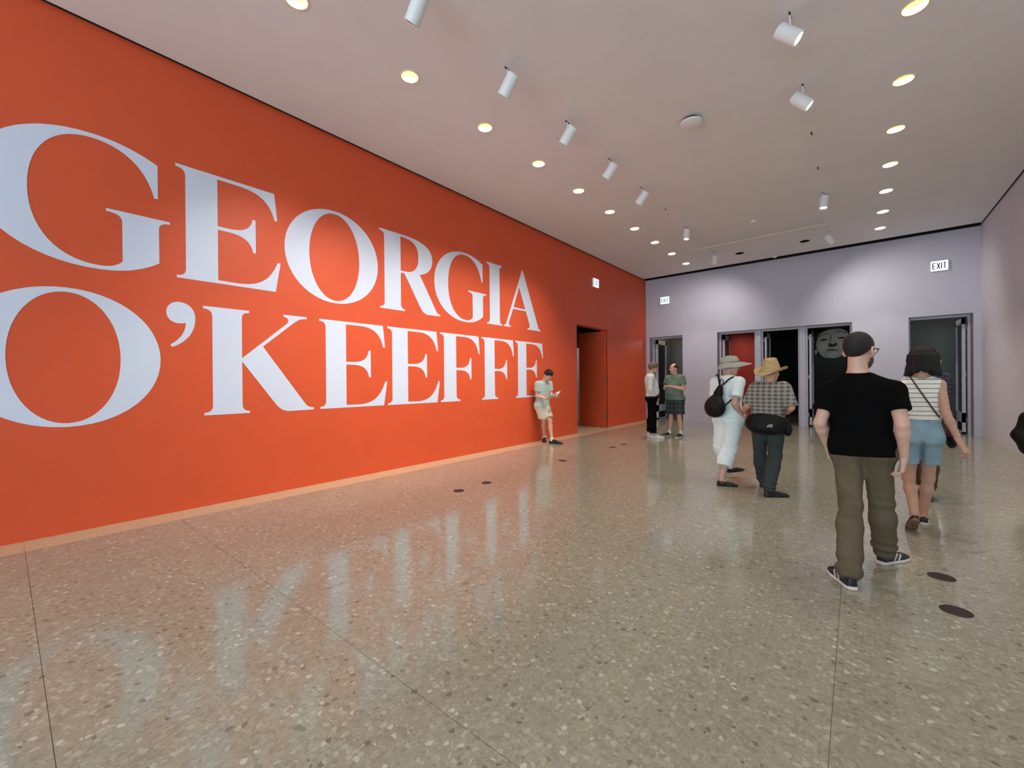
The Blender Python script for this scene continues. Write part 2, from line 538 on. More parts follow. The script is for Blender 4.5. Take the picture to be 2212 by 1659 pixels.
GL['G'] = [P((1.305, 1.215), (1.305, 0.845), (1.273, 0.841), ((1.21, 1.14), (1.03, 1.305), (0.79, 1.305)), ((0.50, 1.305), (0.34, 1.04), (0.34, 0.66)),
             ((0.34, 0.27), (0.52, 0.005), (0.83, 0.005)), ((0.91, 0.005), (0.97, 0.03), (1.005, 0.085)), (1.005, 0.50), ((1.005, 0.565), (0.96, 0.583), (0.88, 0.586)),
             (0.88, 0.614), (1.409, 0.614), (1.409, 0.586), ((1.34, 0.583), (1.31, 0.56), (1.31, 0.50)), (1.31, 0.125), ((1.17, 0.02), (1.02, -0.035), (0.82, -0.035)),
             ((0.34, -0.035), (0.0, 0.25), (0.0, 0.655)), ((0.0, 1.06), (0.32, 1.348), (0.79, 1.348)), ((0.98, 1.348), (1.15, 1.30), (1.305, 1.215)))]
GL['R'] = [P((0.0, CAP), (0.48, CAP), ((0.88, CAP), (1.111, 1.22), (1.111, 1.0)), ((1.111, 0.84), (1.0, 0.735), (0.82, 0.693)), (1.17, 0.12), ((1.20, 0.06), (1.23, 0.035), (1.286, 0.03)),
             (1.286, 0.0), (1.02, -0.006), ((0.93, -0.006), (0.87, 0.03), (0.83, 0.105)), (0.49, 0.655), (0.412, 0.655), (0.410, 0.12), ((0.410, 0.055), (0.44, 0.033), (0.493, 0.03)), (0.493, 0.0), *_foot),
           P((0.412, 1.278), (0.47, 1.278), ((0.70, 1.278), (0.795, 1.18), (0.795, 0.99)), ((0.795, 0.79), (0.69, 0.692), (0.50, 0.692)), (0.412, 0.692))]
GL['I'] = [P((0.0, CAP), (0.495, CAP), (0.495, 1.287), ((0.44, 1.284), (0.416, 1.262), (0.415, 1.197)), (0.413, 0.12), ((0.413, 0.055), (0.44, 0.033), (0.497, 0.03)), (0.497, 0.0), *_foot)]
GL['A'] = [P((0.700, 1.365), (1.290, 0.10), ((1.31, 0.055), (1.34, 0.033), (1.394, 0.03)), (1.394, 0.0), (0.856, 0.0), (0.856, 0.03), ((0.93, 0.033), (0.968, 0.06), (0.945, 0.115)),
             (0.807, 0.425), (0.325, 0.425), (0.180, 0.125), ((0.155, 0.06), (0.17, 0.033), (0.235, 0.03)), (0.235, 0.0), (0.0, 0.0), (0.0, 0.03), ((0.05, 0.035), (0.07, 0.06), (0.09, 0.105)), (0.665, 1.365)),
           P((0.556, 0.955), (0.785, 0.468), (0.343, 0.468))]
GL["'"] = [P((0.0, 1.205), ((0.0, 1.275), (0.05, 1.33), (0.115, 1.33)), ((0.21, 1.33), (0.27, 1.26), (0.27, 1.155)), ((0.27, 1.0), (0.19, 0.87), (0.049, 0.805)), (0.032, 0.833),
             ((0.13, 0.90), (0.18, 1.0), (0.178, 1.095)), ((0.16, 1.085), (0.14, 1.083), (0.112, 1.083)), ((0.05, 1.083), (0.0, 1.13), (0.0, 1.205)))]
GL['K'] = [P((0.0, CAP), (0.493, CAP), (0.493, 1.287), ((0.43, 1.284), (0.410, 1.262), (0.409, 1.197)), (0.407, 0.703), (0.95, 1.190), ((1.0, 1.24), (0.98, 1.284), (0.912, 1.287)), (0.912, CAP),
             (1.225, CAP), (1.225, 1.287), ((1.14, 1.284), (1.10, 1.262), (1.045, 1.213)), (0.652, 0.866), (1.185, 0.10), ((1.22, 0.05), (1.25, 0.033), (1.314, 0.03)), (1.314, 0.0), (1.0, -0.004),
             ((0.90, -0.004), (0.855, 0.03), (0.80, 0.105)), (0.407, 0.662), (0.406, 0.115), ((0.406, 0.055), (0.43, 0.033), (0.488, 0.03)), (0.488, 0.0), *_foot)]
U = 0.955
TEXT = [('G', -0.168, 2.703, 'first letter of the upper line'), ('E', 1.297, 2.703, 'second letter of the upper line'), ('O', 2.484, 2.703, 'third letter of the upper line'),
        ('R', 3.970, 2.703, 'fourth letter of the upper line'), ('G', 5.125, 2.703, 'fifth letter of the upper line'), ('I', 6.558, 2.703, 'sixth letter of the upper line'),
        ('A', 7.110, 2.703, 'last letter of the upper line'),
        ('O', -0.310, 1.090, 'first letter of the lower line'), ("'", 1.197, 1.090, 'apostrophe of the lower line'), ('K', 1.545, 1.090, 'tall letter after the apostrophe'),
        ('E', 2.955, 1.090, 'first of three E in the lower line'), ('E', 4.101, 1.090, 'second of three E in the lower line'), ('F', 5.252, 1.090, 'first F of the lower line'),
        ('F', 6.380, 1.090, 'second F of the lower line'), ('E', 7.503, 1.090, 'last letter of the lower line, behind the reading man')]
for ch, y, z, what in TEXT:
    lps = [[(px_ * U, py_ * U) for px_, py_ in outline(pth)] for pth in GL[ch]]
    mx = Matrix(((0, 0, 1, XL + 0.0012), (1, 0, 0, y * U), (0, 1, 0, z * U), (0, 0, 0, 1)))
    lo = link('letter', fill_mesh('letter', lps, 0.0012, mx), M['letter'], wall_left)
    lo['label'] = 'pale %s, %s' % ('apostrophe mark' if ch == "'" else 'serif letter ' + ch, what)


# ------------------------------------------------------------------ exit signs
def exit_sign(loc, rz, label, w=0.31, h=0.25):
    r = empty('exit_sign', loc)
    r.rotation_euler = (0, 0, rz)
    tag(r, label, 'sign')
    box('housing', (-w / 2, 0.0, -h / 2), (w / 2, 0.05, h / 2), M['white_metal'], r, 0.006)
    fc = box('face', (-w / 2 + 0.008, -0.006, -h / 2 + 0.008), (w / 2 - 0.008, 0.004, h / 2 - 0.008), M['sign_glow'], r, 0.002)
    tw, th, sw = 0.052, 0.15, 0.020          # stroke letters E X I T
    def bar(a, b):
        a, b = np.array(a), np.array(b)
        d = (b - a) / np.linalg.norm(b - a)
        n = np.array([-d[1], d[0]]) * sw / 2
        return [tuple(a + n), tuple(b + n), tuple(b - n), tuple(a - n)]
    L = {'E': [((0, 0), (0, 1)), ((0, 0.955), (1, 0.955)), ((0, 0.5), (0.85, 0.5)), ((0, 0.045), (1, 0.045))],
         'X': [((0, 0), (1, 1)), ((0, 1), (1, 0))], 'I': [((0.5, 0), (0.5, 1))], 'T': [((0.5, 0), (0.5, 1)), ((0, 0.955), (1, 0.955))]}
    x = -0.115
    mx = Matrix(((1, 0, 0, 0), (0, 0, 1, -0.0075), (0, 1, 0, 0), (0, 0, 0, 1)))
    for ch in 'EXIT':
        cw = 0.012 if ch == 'I' else tw
        loops = [bar((x + a[0] * cw, -th / 2 + a[1] * th), (x + b[0] * cw, -th / 2 + b[1] * th)) for a, b in L[ch]]
        for q, lpp in enumerate(loops):
            pass
        bmx = bmesh.new()
        for lpp in loops:
            vs = [bmx.verts.new((p[0], -0.0075, p[1])) for p in lpp]
            f = bmx.faces.new(vs)
        ext = bmesh.ops.extrude_face_region(bmx, geom=bmx.faces[:])
        for v in ext['geom']:
            if isinstance(v, bmesh.types.BMVert):
                v.co.y += 0.0025
        me = bpy.data.meshes.new('letter')
        bmx.to_mesh(me)
        bmx.free()
        link('letter', me, M['sign_text'], fc)
        x += cw + 0.021
    return r


exit_sign((-5.09, YB - 0.055, 4.15), 0, 'lit white exit sign on the lavender wall above the left doorway')
exit_sign((1.575, YB - 0.055, 4.115), 0, 'lit white exit sign on the lavender wall above the right doorway')
exit_sign((XL + 0.055, 10.80, 4.19), math.pi / 2, 'lit white exit sign on the red wall above the doorway')

# ------------------------------------------------------------------ recessed downlights
ORD = ['nearest the viewer', 'second from the viewer', 'third from the viewer', 'fourth from the viewer', 'fifth from the viewer', 'sixth from the viewer',
       'seventh from the viewer', 'eighth from the viewer', 'ninth from the viewer', 'farthest away']
can_me = lathe_mesh('can', [(0.094, 0.0), (0.094, 0.06), (0.085, 0.16), (0.066, 0.25)], 32, cap=False)
ring_me = lathe_mesh('trim_ring', [(0.0935, 0.012), (0.0935, -0.004), (0.108, -0.006), (0.112, 0.0)], 32, cap=False)
bulb_me = lathe_mesh('bulb', [(0.0, 0.155), (0.02, 0.157), (0.045, 0.17), (0.058, 0.195), (0.062, 0.235)], 24, cap=False)
cap_me = lathe_mesh('back_cap', [(0.066, 0.25), (0.066, 0.262)], 24)


def downlight(x, y, label, group, lit=True):
    r = empty('downlight', (x, y, H))
    tag(r, label, 'ceiling light', group)
    for nm, me, mm in (('can', can_me, M['reflector'] if lit else M['black_metal']), ('trim_ring', ring_me, M['reflector'] if lit else M['black_metal']), ('back_cap', cap_me, M['white_metal'])):
        if not me.materials:
            me.materials.append(mm)
        o = bpy.data.objects.new(nm, me if lit else me.copy())
        COL.objects.link(o)
        o.parent = r
        if not lit:
            o.data.materials.clear()
            o.data.materials.append(M['black_metal'])
        auto_smooth(o)
    if lit:
        if not bulb_me.materials:
            bulb_me.materials.append(M['lamp'])
        o = bpy.data.objects.new('bulb', bulb_me)
        COL.objects.link(o)
        o.parent = r
        l = light('downlight_lamp', 'SPOT', (x, y, H + 0.13), DOWN_W, WARM, aim=(0, 0, -1), spot_size=math.radians(76), spot_blend=0.35, shadow_soft_size=0.05)
        l.parent = r
        l.location = (0, 0, 0.125)
    return r


for i, (x, y) in enumerate(DL_L):
    downlight(x, y, 'lit round recessed downlight in the row along the red wall, ' + ORD[i], 'downlights along the red wall')
for i, (x, y) in enumerate(DL_R):
    downlight(x, y, 'lit round recessed downlight in the right hand row, ' + (ORD[i] if i < len(DL_R) - 1 else ORD[9]), 'downlights in the right row')
downlight(*DARK_HOLES[0], 'unlit black downlight opening near the end wall, left of two', 'unlit downlight openings', False)
downlight(*DARK_HOLES[1], 'unlit black downlight opening near the end wall, right of two', 'unlit downlight openings', False)
for k in range(-5, 3):             # the same rows go on behind the viewer
    for x in (-3.974, 0.451):
        if x > 0 or k < 0:
            light('downlight_lamp', 'SPOT', (x, 1.762 + 1.272 * k, H - 0.02), DOWN_W * (0.5 if x > 0 else 0.2), WARM, aim=(0, 0, -1), spot_size=math.radians(85), spot_blend=0.9, shadow_soft_size=0.05)

# ------------------------------------------------------------------ track spots on short stems
HEAD_L, HEAD_R = 0.245, 0.072
head_me = lathe_mesh('head', [(0.0, HEAD_L - 0.004), (HEAD_R - 0.012, HEAD_L), (HEAD_R, HEAD_L - 0.01), (HEAD_R, 0.0), (HEAD_R - 0.004, -0.001), (HEAD_R - 0.006, 0.02)], 32, cap=False)
baffle_me = lathe_mesh('baffle', [(HEAD_R - 0.0065, 0.001), (HEAD_R - 0.008, 0.03), (HEAD_R - 0.016, 0.032)], 32, cap=False)
lens_me = lathe_mesh('lens', [(0.0, 0.018), (0.03, 0.019), (HEAD_R - 0.014, 0.026), (HEAD_R - 0.012, 0.034)], 28, cap=False)
stem_me = lathe_mesh('stem', [(0.008, -0.115), (0.008, 0.0)], 12)
slot_me = boxes_mesh('mount_slot', [((-0.008, -0.05, -0.004), (0.008, 0.05, 0.004))])
for me, mm in ((head_me, 'white_metal'), (baffle_me, 'black_metal'), (lens_me, 'lamp'), (stem_me, 'white_metal'), (slot_me, 'black_metal')):
    me.materials.append(M[mm])


def track_spot(x, y, az, tilt, label, watts, beam=52, slot_rz=0.0, group='track spotlights'):
    r = empty('track_spot', (x, y, H))
    tag(r, label, 'spotlight', group)
    s = bpy.data.objects.new('mount_slot', slot_me)
    COL.objects.link(s)
    s.parent = r
    s.rotation_euler = (0, 0, slot_rz)
    st = bpy.data.objects.new('stem', stem_me)
    COL.objects.link(st)
    st.parent = r
    a, t = math.radians(az), math.radians(tilt)
    d = Vector((math.sin(a) * math.cos(t), math.cos(a) * math.cos(t), -math.sin(t)))
    q = (-d).to_track_quat('Z', 'Y')
    side = Vector((0, 0, 1)) - d * d.z
    side.normalize()
    # the stem's foot meets the flank of the head a little behind its middle
    mouth = Vector((0, 0, -0.105)) - side * (HEAD_R * 0.9) + d * (HEAD_L * 0.72)
    for nm, me in (('head', head_me), ('baffle', baffle_me), ('lens', lens_me)):
        o = bpy.data.objects.new(nm, me)
        COL.objects.link(o)
        o.parent = r
        o.location = mouth
        o.rotation_euler = q.to_euler()
        auto_smooth(o)
    l = light('track_lamp', 'SPOT', (0, 0, 0), watts, TRACKC, spot_size=math.radians(beam), spot_blend=1.0, shadow_soft_size=0.04)
    l.parent = r
    l.location = mouth + d * 0.01
    l.rotation_euler = d.to_track_quat('-Z', 'Y').to_euler()
    return r


SX_L, SX_R = -3.035, -0.482
for y, w in ((2.40, 'nearest the viewer, cut by the top edge'), (3.675, 'second from the viewer'), (4.945, 'third from the viewer'), (6.21, 'fourth from the viewer'), (7.505, 'fifth from the viewer')):
    track_spot(SX_L, y, -90, 48, 'white cylinder spotlight aimed at the red wall, ' + w, TRACK_W, 68, group='spotlights aimed at the red wall')
track_spot(SX_L, 10.065, 190, 80, 'small white cylinder spotlight pointing straight down, left of the ceiling tube', TRACK_W * 0.3, 50)
track_spot(SX_L, 12.61, -22, 46, 'small white cylinder spotlight near the left end of the lavender wall', TRACK_W * 0.5, 110)
track_spot(SX_R, 4.91, 90, 45, 'white cylinder spotlight aimed right with glowing mouth, nearest in the right row', TRACK_W, 60, group='spotlights aimed at the right wall')
track_spot(SX_R, 6.19, 90, 47, 'white cylinder spotlight aimed right with glowing mouth, second in the right row', TRACK_W, 60, group='spotlights aimed at the right wall')
track_spot(SX_R, 9.98, 200, 78, 'white cylinder spotlight pointing down above the right end of the ceiling tube', TRACK_W * 0.3, 50)
track_spot(SX_R, 12.67, 40, 46, 'white cylinder spotlight tilted at the lavender wall, beyond the ceiling tube', TRACK_W * 0.6, 110)
for x, y, w in ((SX_L, 8.77, 'in the row along the red wall'), (SX_R, 7.46, 'in the right row, nearer of two'), (SX_R, 8.75, 'in the right row, farther of two')):
    o = bpy.data.objects.new('empty_mount_slot', slot_me)
    COL.objects.link(o)
    o.location = (x, y, H)
    tag(o, 'small black empty spotlight slot in the ceiling ' + w, 'ceiling slot', 'empty spotlight slots')

# ------------------------------------------------------------------ other ceiling pieces
sp = empty('ceiling_disc', (-1.72, 5.99, H))
tag(sp, 'flat white round device held just below the ceiling', 'ceiling device')
auto_smooth(link('disc', lathe_mesh('disc', [(0.0, -0.072), (0.10, -0.07), (0.138, -0.06), (0.145, -0.048), (0.138, -0.038), (0.0, -0.036)], 36, False), M['white_metal'], sp))
link('spacer', lathe_mesh('spacer', [(0.10, -0.038), (0.10, 0.0)], 28), M['black_metal'], sp)
for x, y, r_, lab in ((-1.757, 10.66, 0.055, 'small white round sensor on the ceiling before the tube'), (-1.795, 14.14, 0.06, 'tiny white round sensor on the ceiling near the lavender wall')):
    s_ = empty('ceiling_sensor', (x, y, H))
    tag(s_, lab, 'ceiling sensor')
    auto_smooth(link('cover', lathe_mesh('cover', [(0.0, -0.05), (r_ * 0.6, -0.048), (r_, -0.03), (r_, 0.0)], 24, False), M['white_metal'], s_))
    link('collar', lathe_mesh('collar', [(r_ + 0.012, -0.006), (r_ + 0.012, 0.0)], 24), M['tube'], s_)
tb = empty('ceiling_tube', (-1.81, 11.58, H))
tag(tb, 'long thin white tube hung crosswise under the ceiling', 'ceiling tube')
t_ = link('tube', lathe_mesh('tube', [(0.026, -1.33), (0.026, 1.33)], 16), M['tube'], tb, (0, 0, -0.13))
t_.rotation_euler = (0, math.pi / 2, 0)
for sx in (-1, 1):
    link('hanger', lathe_mesh('hanger', [(0.008, -0.13), (0.008, 0.0)], 10), M['tube'], tb, (sx * 1.26, 0, 0))

# ------------------------------------------------------------------ round covers let into the floor
cov = lathe_mesh('cover', [(0.0, 0.0035), (0.058, 0.0035), (0.064, 0.002)], 28, False)
rim = lathe_mesh('rim', [(0.062, 0.0005), (0.063, 0.004), (0.070, 0.003), (0.073, 0.0005)], 28, False)
cov.materials.append(M['bronze'])
rim.materials.append(M['bronze'])
for x, y, w in ((-3.95, 3.71, 'left of the near pair before the red wall'), (-3.955, 4.24, 'right of the near pair before the red wall'), (-3.99, 6.24, 'right of the reading man'),
                (-3.96, 8.13, 'left of the far pair near the white shirt'), (-3.945, 8.63, 'right of the far pair near the white shirt'),
                (0.449, 4.135, 'farther of two beside the man in black'), (0.449, 3.58, 'nearer of two beside the man in black')):
    r = empty('floor_cover', (x, y, 0))
    tag(r, 'dark round metal cover in the floor, ' + w, 'floor cover', 'floor covers')
    for nm, me in (('cover', cov), ('rim', rim)):
        o = bpy.data.objects.new(nm, me)
        COL.objects.link(o)
        o.parent = r

# ==================================================================
# people: every body is one skin surface grown from a distance field
# ==================================================================
F32 = np.float32


def V3(*a):
    return np.array(a, dtype=float)


def nrm(v):
    v = np.asarray(v, float)
    return v / np.linalg.norm(v)


def smin(a, b, k):
    h = np.clip(0.5 + 0.5 * (b - a) / k, 0, 1)
    return b + (a - b) * h - k * h * (1 - h)


def smax(a, b, k):
    return -smin(-a, -b, k)


def rc(p, a, b, ra, rb, u=None, s=1.0):
    """tapered capsule; squashed by s along unit u"""
    a, b = np.asarray(a, float), np.asarray(b, float)
    ba = b - a
    pa = p - a
    t = np.clip(pa @ ba / max(ba @ ba, 1e-9), 0, 1)
    q = pa - t[:, None] * ba
    if u is not None:
        q = q + ((q @ u) * (1 / s - 1))[:, None] * u
    return np.sqrt((q * q).sum(1)) - (ra + (rb - ra) * t)


def ell(p, c, R, rad):
    q = (p - c) @ np.asarray(R).T
    rad = np.asarray(rad, float)
    k0 = np.sqrt(((q / rad) ** 2).sum(1)) + 1e-9
    k1 = np.sqrt(((q / rad ** 2) ** 2).sum(1)) + 1e-9
    return k0 * (k0 - 1) / k1


def plane(p, o, n):
    return (p - o) @ nrm(n)


_WD = [(nrm(rng.normal(size=3)), rng.uniform(0, 6.28)) for _ in range(7)]


def waves(p, f, ph=0.0):
    s = 0
    for i, (d, o) in enumerate(_WD):
        s = s + np.sin((p @ d) * f * (0.75 + 0.13 * i) + o + ph + 1.3 * np.sin((p @ _WD[(i + 2) % 7][0]) * f * 0.6 + o))
    return s / 7


EDGES = [((0, 0, 0), (1, 0, 0)), ((0, 1, 0), (1, 1, 0)), ((0, 0, 1), (1, 0, 1)), ((0, 1, 1), (1, 1, 1)),
         ((0, 0, 0), (0, 1, 0)), ((1, 0, 0), (1, 1, 0)), ((0, 0, 1), (0, 1, 1)), ((1, 0, 1), (1, 1, 1)),
         ((0, 0, 0), (0, 0, 1)), ((1, 0, 0), (1, 0, 1)), ((0, 1, 0), (0, 1, 1)), ((1, 1, 0), (1, 1, 1))]


def sdf_surface(fn, lo, hi, h):
    """surface of fn = 0 as quads (surface nets), evaluated finely only near the surface"""
    lo, hi = np.asarray(lo, float), np.asarray(hi, float)
    C = 4
    n = np.ceil((hi - lo) / (h * C)).astype(int) + 1
    ax = [lo[i] + np.arange(n[i]) * h * C for i in range(3)]
    G = np.stack(np.meshgrid(*ax, indexing='ij'), -1).reshape(-1, 3)
    cv = fn(G).reshape(n)
    N = (n - 1) * C + 1
    S = np.repeat(np.repeat(np.repeat(cv, C, 0), C, 1), C, 2)[:N[0], :N[1], :N[2]].astype(float)
    near = np.abs(cv) < h * C * 2.6
    nf = np.zeros(N, bool)
    I = np.argwhere(near)
    # every fine sample within half a coarse step of a near coarse sample
    m = np.zeros(n, bool)
    m[tuple(I.T)] = True
    rep = lambda q: np.repeat(np.repeat(np.repeat(q, C, 0), C, 1), C, 2)
    big = rep(m)
    sh = C // 2
    nf = big[sh:sh + N[0], sh:sh + N[1], sh:sh + N[2]]
    if nf.shape != tuple(N):
        pad = [(0, N[i] - nf.shape[i]) for i in range(3)]
        nf = np.pad(nf, pad, mode='edge')
    Sb = rep(cv)[sh:, sh:, sh:][:N[0], :N[1], :N[2]]
    pad = [(0, N[i] - Sb.shape[i]) for i in range(3)]
    S = np.pad(Sb, pad, mode='edge').astype(float)
    idx = np.argwhere(nf)
    S[tuple(idx.T)] = fn(lo + idx * h)
    for a in range(3):
        for e in (0, -1):
            sl = [slice(None)] * 3
            sl[a] = e
            S[tuple(sl)] = np.maximum(S[tuple(sl)], 1e-4)
    ins = S < 0
    c = [ins[i:N[0] - 1 + i, j:N[1] - 1 + j, k:N[2] - 1 + k] for i in (0, 1) for j in (0, 1) for k in (0, 1)]
    anyi, alli = np.logical_or.reduce(c), np.logical_and.reduce(c)
    act = anyi & ~alli
    A = np.argwhere(act)
    ids = -np.ones(act.shape, int)
    ids[tuple(A.T)] = np.arange(len(A))
    acc = np.zeros((len(A), 3))
    cnt = np.zeros(len(A))
    for p0, p1 in EDGES:
        s0 = S[A[:, 0] + p0[0], A[:, 1] + p0[1], A[:, 2] + p0[2]]
        s1 = S[A[:, 0] + p1[0], A[:, 1] + p1[1], A[:, 2] + p1[2]]
        cr = (s0 < 0) != (s1 < 0)
        t = np.where(cr, s0 / np.where(np.abs(s0 - s1) < 1e-12, 1, s0 - s1), 0)
        pt = np.array(p0) + t[:, None] * (np.array(p1) - np.array(p0))
        acc += pt * cr[:, None]
        cnt += cr
    verts = lo + (A + acc / np.maximum(cnt, 1)[:, None]) * h
    quads = []
    for a in range(3):
        b, d = (a + 1) % 3, (a + 2) % 3
        sl0 = [slice(None)] * 3
        sl1 = [slice(None)] * 3
        sl0[a], sl1[a] = slice(0, N[a] - 1), slice(1, N[a])
        e0, e1 = ins[tuple(sl0)], ins[tuple(sl1)]
        E = np.argwhere(e0 != e1)
        E = E[(E[:, b] > 0) & (E[:, d] > 0) & (E[:, b] < N[b] - 1) & (E[:, d] < N[d] - 1)]
        fl = e0[tuple(E.T)]
        q = []
        for db, dd in ((-1, -1), (0, -1), (0, 0), (-1, 0)):
            cc = E.copy()
            cc[:, b] += db
            cc[:, d] += dd
            q.append(ids[tuple(cc.T)])
        q = np.stack(q, 1)
        q[~fl] = q[~fl][:, ::-1]
        quads.append(q)
    quads = np.concatenate(quads)
    return verts, quads[(quads >= 0).all(1)]


def mesh_np(name, parts):
    vs, qs, off = [], [], 0
    for v, q in parts:
        vs.append(v)
        qs.append(q + off)
        off += len(v)
    v, q = np.concatenate(vs), np.concatenate(qs)
    me = bpy.data.meshes.new(name)
    me.vertices.add(len(v))
    me.vertices.foreach_set('co', v.astype(F32).ravel())
    me.loops.add(len(q) * 4)
    me.loops.foreach_set('vertex_index', q.astype(np.int32).ravel())
    me.polygons.add(len(q))
    me.polygons.foreach_set('loop_start', np.arange(0, len(q) * 4, 4, dtype=np.int32))
    me.update(calc_edges=True)
    me.validate()
    return me


class Frame:
    def __init__(s, o, f, u):
        s.o = np.asarray(o, float)
        s.f = nrm(f)
        u = np.asarray(u, float)
        s.u = nrm(u - s.f * (u @ s.f))
        s.r = np.cross(s.f, s.u)
        s.R = np.stack([s.r, s.f, s.u])

    def loc(s, p):
        return (p - s.o) @ s.R.T

    def w(s, x, y, z):
        return s.o + s.r * x + s.f * y + s.u * z


I3 = np.eye(3)


def head_fn(fr, k=1.0):
    def fn(p):
        q = fr.loc(p) / k
        d = ell(q, V3(0, -0.012, 0.035), I3, (0.076, 0.096, 0.092))
        d = smin(d, ell(q, V3(0, 0.028, -0.045), I3, (0.058, 0.062, 0.070)), 0.03)
        d = smin(d, ell(q, V3(0, 0.058, -0.092), I3, (0.030, 0.028, 0.024)), 0.025)
        d = smin(d, rc(q, V3(-0.035, 0.078, 0.028), V3(0.035, 0.078, 0.028), 0.010, 0.010), 0.02)
        for s in (-1, 1):
            d = smax(d, -ell(q, V3(s * 0.033, 0.098, 0.006), I3, (0.020, 0.016, 0.012)), 0.012)
            d = smin(d, ell(q, V3(s * 0.031, 0.076, 0.005), I3, (0.013, 0.013, 0.011)), 0.004)
            d = smin(d, ell(q, V3(s * 0.042, 0.066, -0.022), I3, (0.020, 0.018, 0.018)), 0.02)
            e = ell(q, V3(s * 0.080, -0.010, -0.005), np.array([[1, 0.25 * s, 0], [-0.25 * s, 1, 0], [0, 0, 1]]), (0.010, 0.021, 0.033))
            e = smax(e, -ell(q, V3(s * 0.092, -0.006, -0.002), I3, (0.008, 0.011, 0.018)), 0.004)
            d = smin(d, e, 0.008)
        d = smin(d, rc(q, V3(0, 0.084, 0.018), V3(0, 0.106, -0.022), 0.008, 0.012), 0.010)
        for s in (-1, 1):
            d = smin(d, ell(q, V3(s * 0.010, 0.096, -0.026), I3, (0.009, 0.010, 0.007)), 0.006)
        d = smin(d, rc(q, V3(-0.020, 0.080, -0.055), V3(0.020, 0.080, -0.055), 0.0065, 0.0065), 0.006)
        d = smin(d, rc(q, V3(-0.016, 0.080, -0.067), V3(0.016, 0.080, -0.067), 0.0075, 0.0075), 0.006)
        d = smax(d, -rc(q, V3(-0.024, 0.089, -0.061), V3(0.024, 0.089, -0.061), 0.0025, 0.0025), 0.003)
        return d * k
    return fn


def hand_fn(w, d, n, s, curl=0.5, k=1.0, thumb=0.4):
    """w wrist, d finger direction, n the way the palm faces, s towards the thumb"""
    d = nrm(d)
    n = nrm(np.asarray(n, float) - d * (np.asarray(n, float) @ d))
    sd = np.cross(d, n)
    s = sd if sd @ np.asarray(s, float) > 0 else -sd
    cu = curl if hasattr(curl, '__len__') else [curl * c for c in (0.85, 0.95, 1.05, 1.15)]
    segs = []
    for i in range(4):
        b = w + k * (d * (0.088 - 0.006 * abs(i - 1)) + s * (0.030 - 0.020 * i))
        segs.append((w + k * s * (0.014 - 0.009 * i), b, 0.014 * k, 0.0115 * k, 0))
        L = (0.072, 0.080, 0.074, 0.057)[i] * k
        a, r = 0.0, (0.0090, 0.0092, 0.0086, 0.0076)[i] * k
        p0 = b
        for j, fr_ in enumerate((0.46, 0.30, 0.24)):
            a += cu[i] * (0.9, 1.1, 0.8)[j]
            dd = d * math.cos(a) + n * math.sin(a) + s * (0.06 - 0.04 * i) * (1 - j * 0.3)
            p1 = p0 + nrm(dd) * L * fr_
            segs.append((p0, p1, r, r * 0.92, 1))
            p0, r = p1, r * 0.92
    b = w + k * (d * 0.022 + s * 0.022 + n * 0.006)
    m = b + k * nrm(d * 0.55 + s * (0.75 - 0.3 * thumb) + n * 0.5 * thumb) * 0.045
    e1 = m + k * nrm(d * 0.8 + s * (0.35 - 0.3 * thumb) + n * 0.6 * thumb) * 0.034
    e2 = e1 + k * nrm(d * 0.9 + s * (0.1 - 0.3 * thumb) + n * 0.6 * thumb) * 0.026
    th = [(b, m, 0.0145 * k, 0.0115 * k), (m, e1, 0.0108 * k, 0.0098 * k), (e1, e2, 0.0096 * k, 0.0078 * k)]

    def fn(p):
        pal = None
        for a_, b_, ra, rb, kind in segs:
            if kind == 0:
                v = rc(p, a_, b_, ra, rb)
                pal = v if pal is None else smin(pal, v, 0.016 * k)
        pal = smin(pal, rc(p, w - d * 0.05 * k, w + d * 0.01 * k, 0.024 * k, 0.022 * k, n, 0.78), 0.02 * k)
        fing = None
        for a_, b_, ra, rb, kind in segs:
            if kind == 1:
                v = rc(p, a_, b_, ra, rb)
                fing = v if fing is None else np.minimum(fing, v)
        pal = smin(pal, fing, 0.006 * k)
        t = np.minimum(np.minimum(rc(p, *th[0]), rc(p, *th[1])), rc(p, *th[2]))
        return smin(pal, t, 0.010 * k)
    return fn


PROF = {  # t, half width, depth in front, depth behind  (t: 0 hip centre, 1 neck base)
    'm': [(-0.24, 0.150, 0.085, 0.095), (-0.12, 0.172, 0.105, 0.128), (0.0, 0.176, 0.110, 0.132), (0.22, 0.160, 0.112, 0.098), (0.5, 0.165, 0.118, 0.108), (0.76, 0.182, 0.118, 0.118),
          (0.90, 0.165, 0.090, 0.098), (1.0, 0.085, 0.062, 0.066), (1.08, 0.055, 0.050, 0.055)],
    'f': [(-0.24, 0.158, 0.085, 0.105), (-0.12, 0.180, 0.100, 0.135), (0.0, 0.176, 0.100, 0.132), (0.25, 0.140, 0.095, 0.085), (0.5, 0.145, 0.110, 0.092), (0.74, 0.160, 0.118, 0.100),
          (0.90, 0.142, 0.080, 0.085), (1.0, 0.075, 0.055, 0.058), (1.08, 0.050, 0.045, 0.050)]}


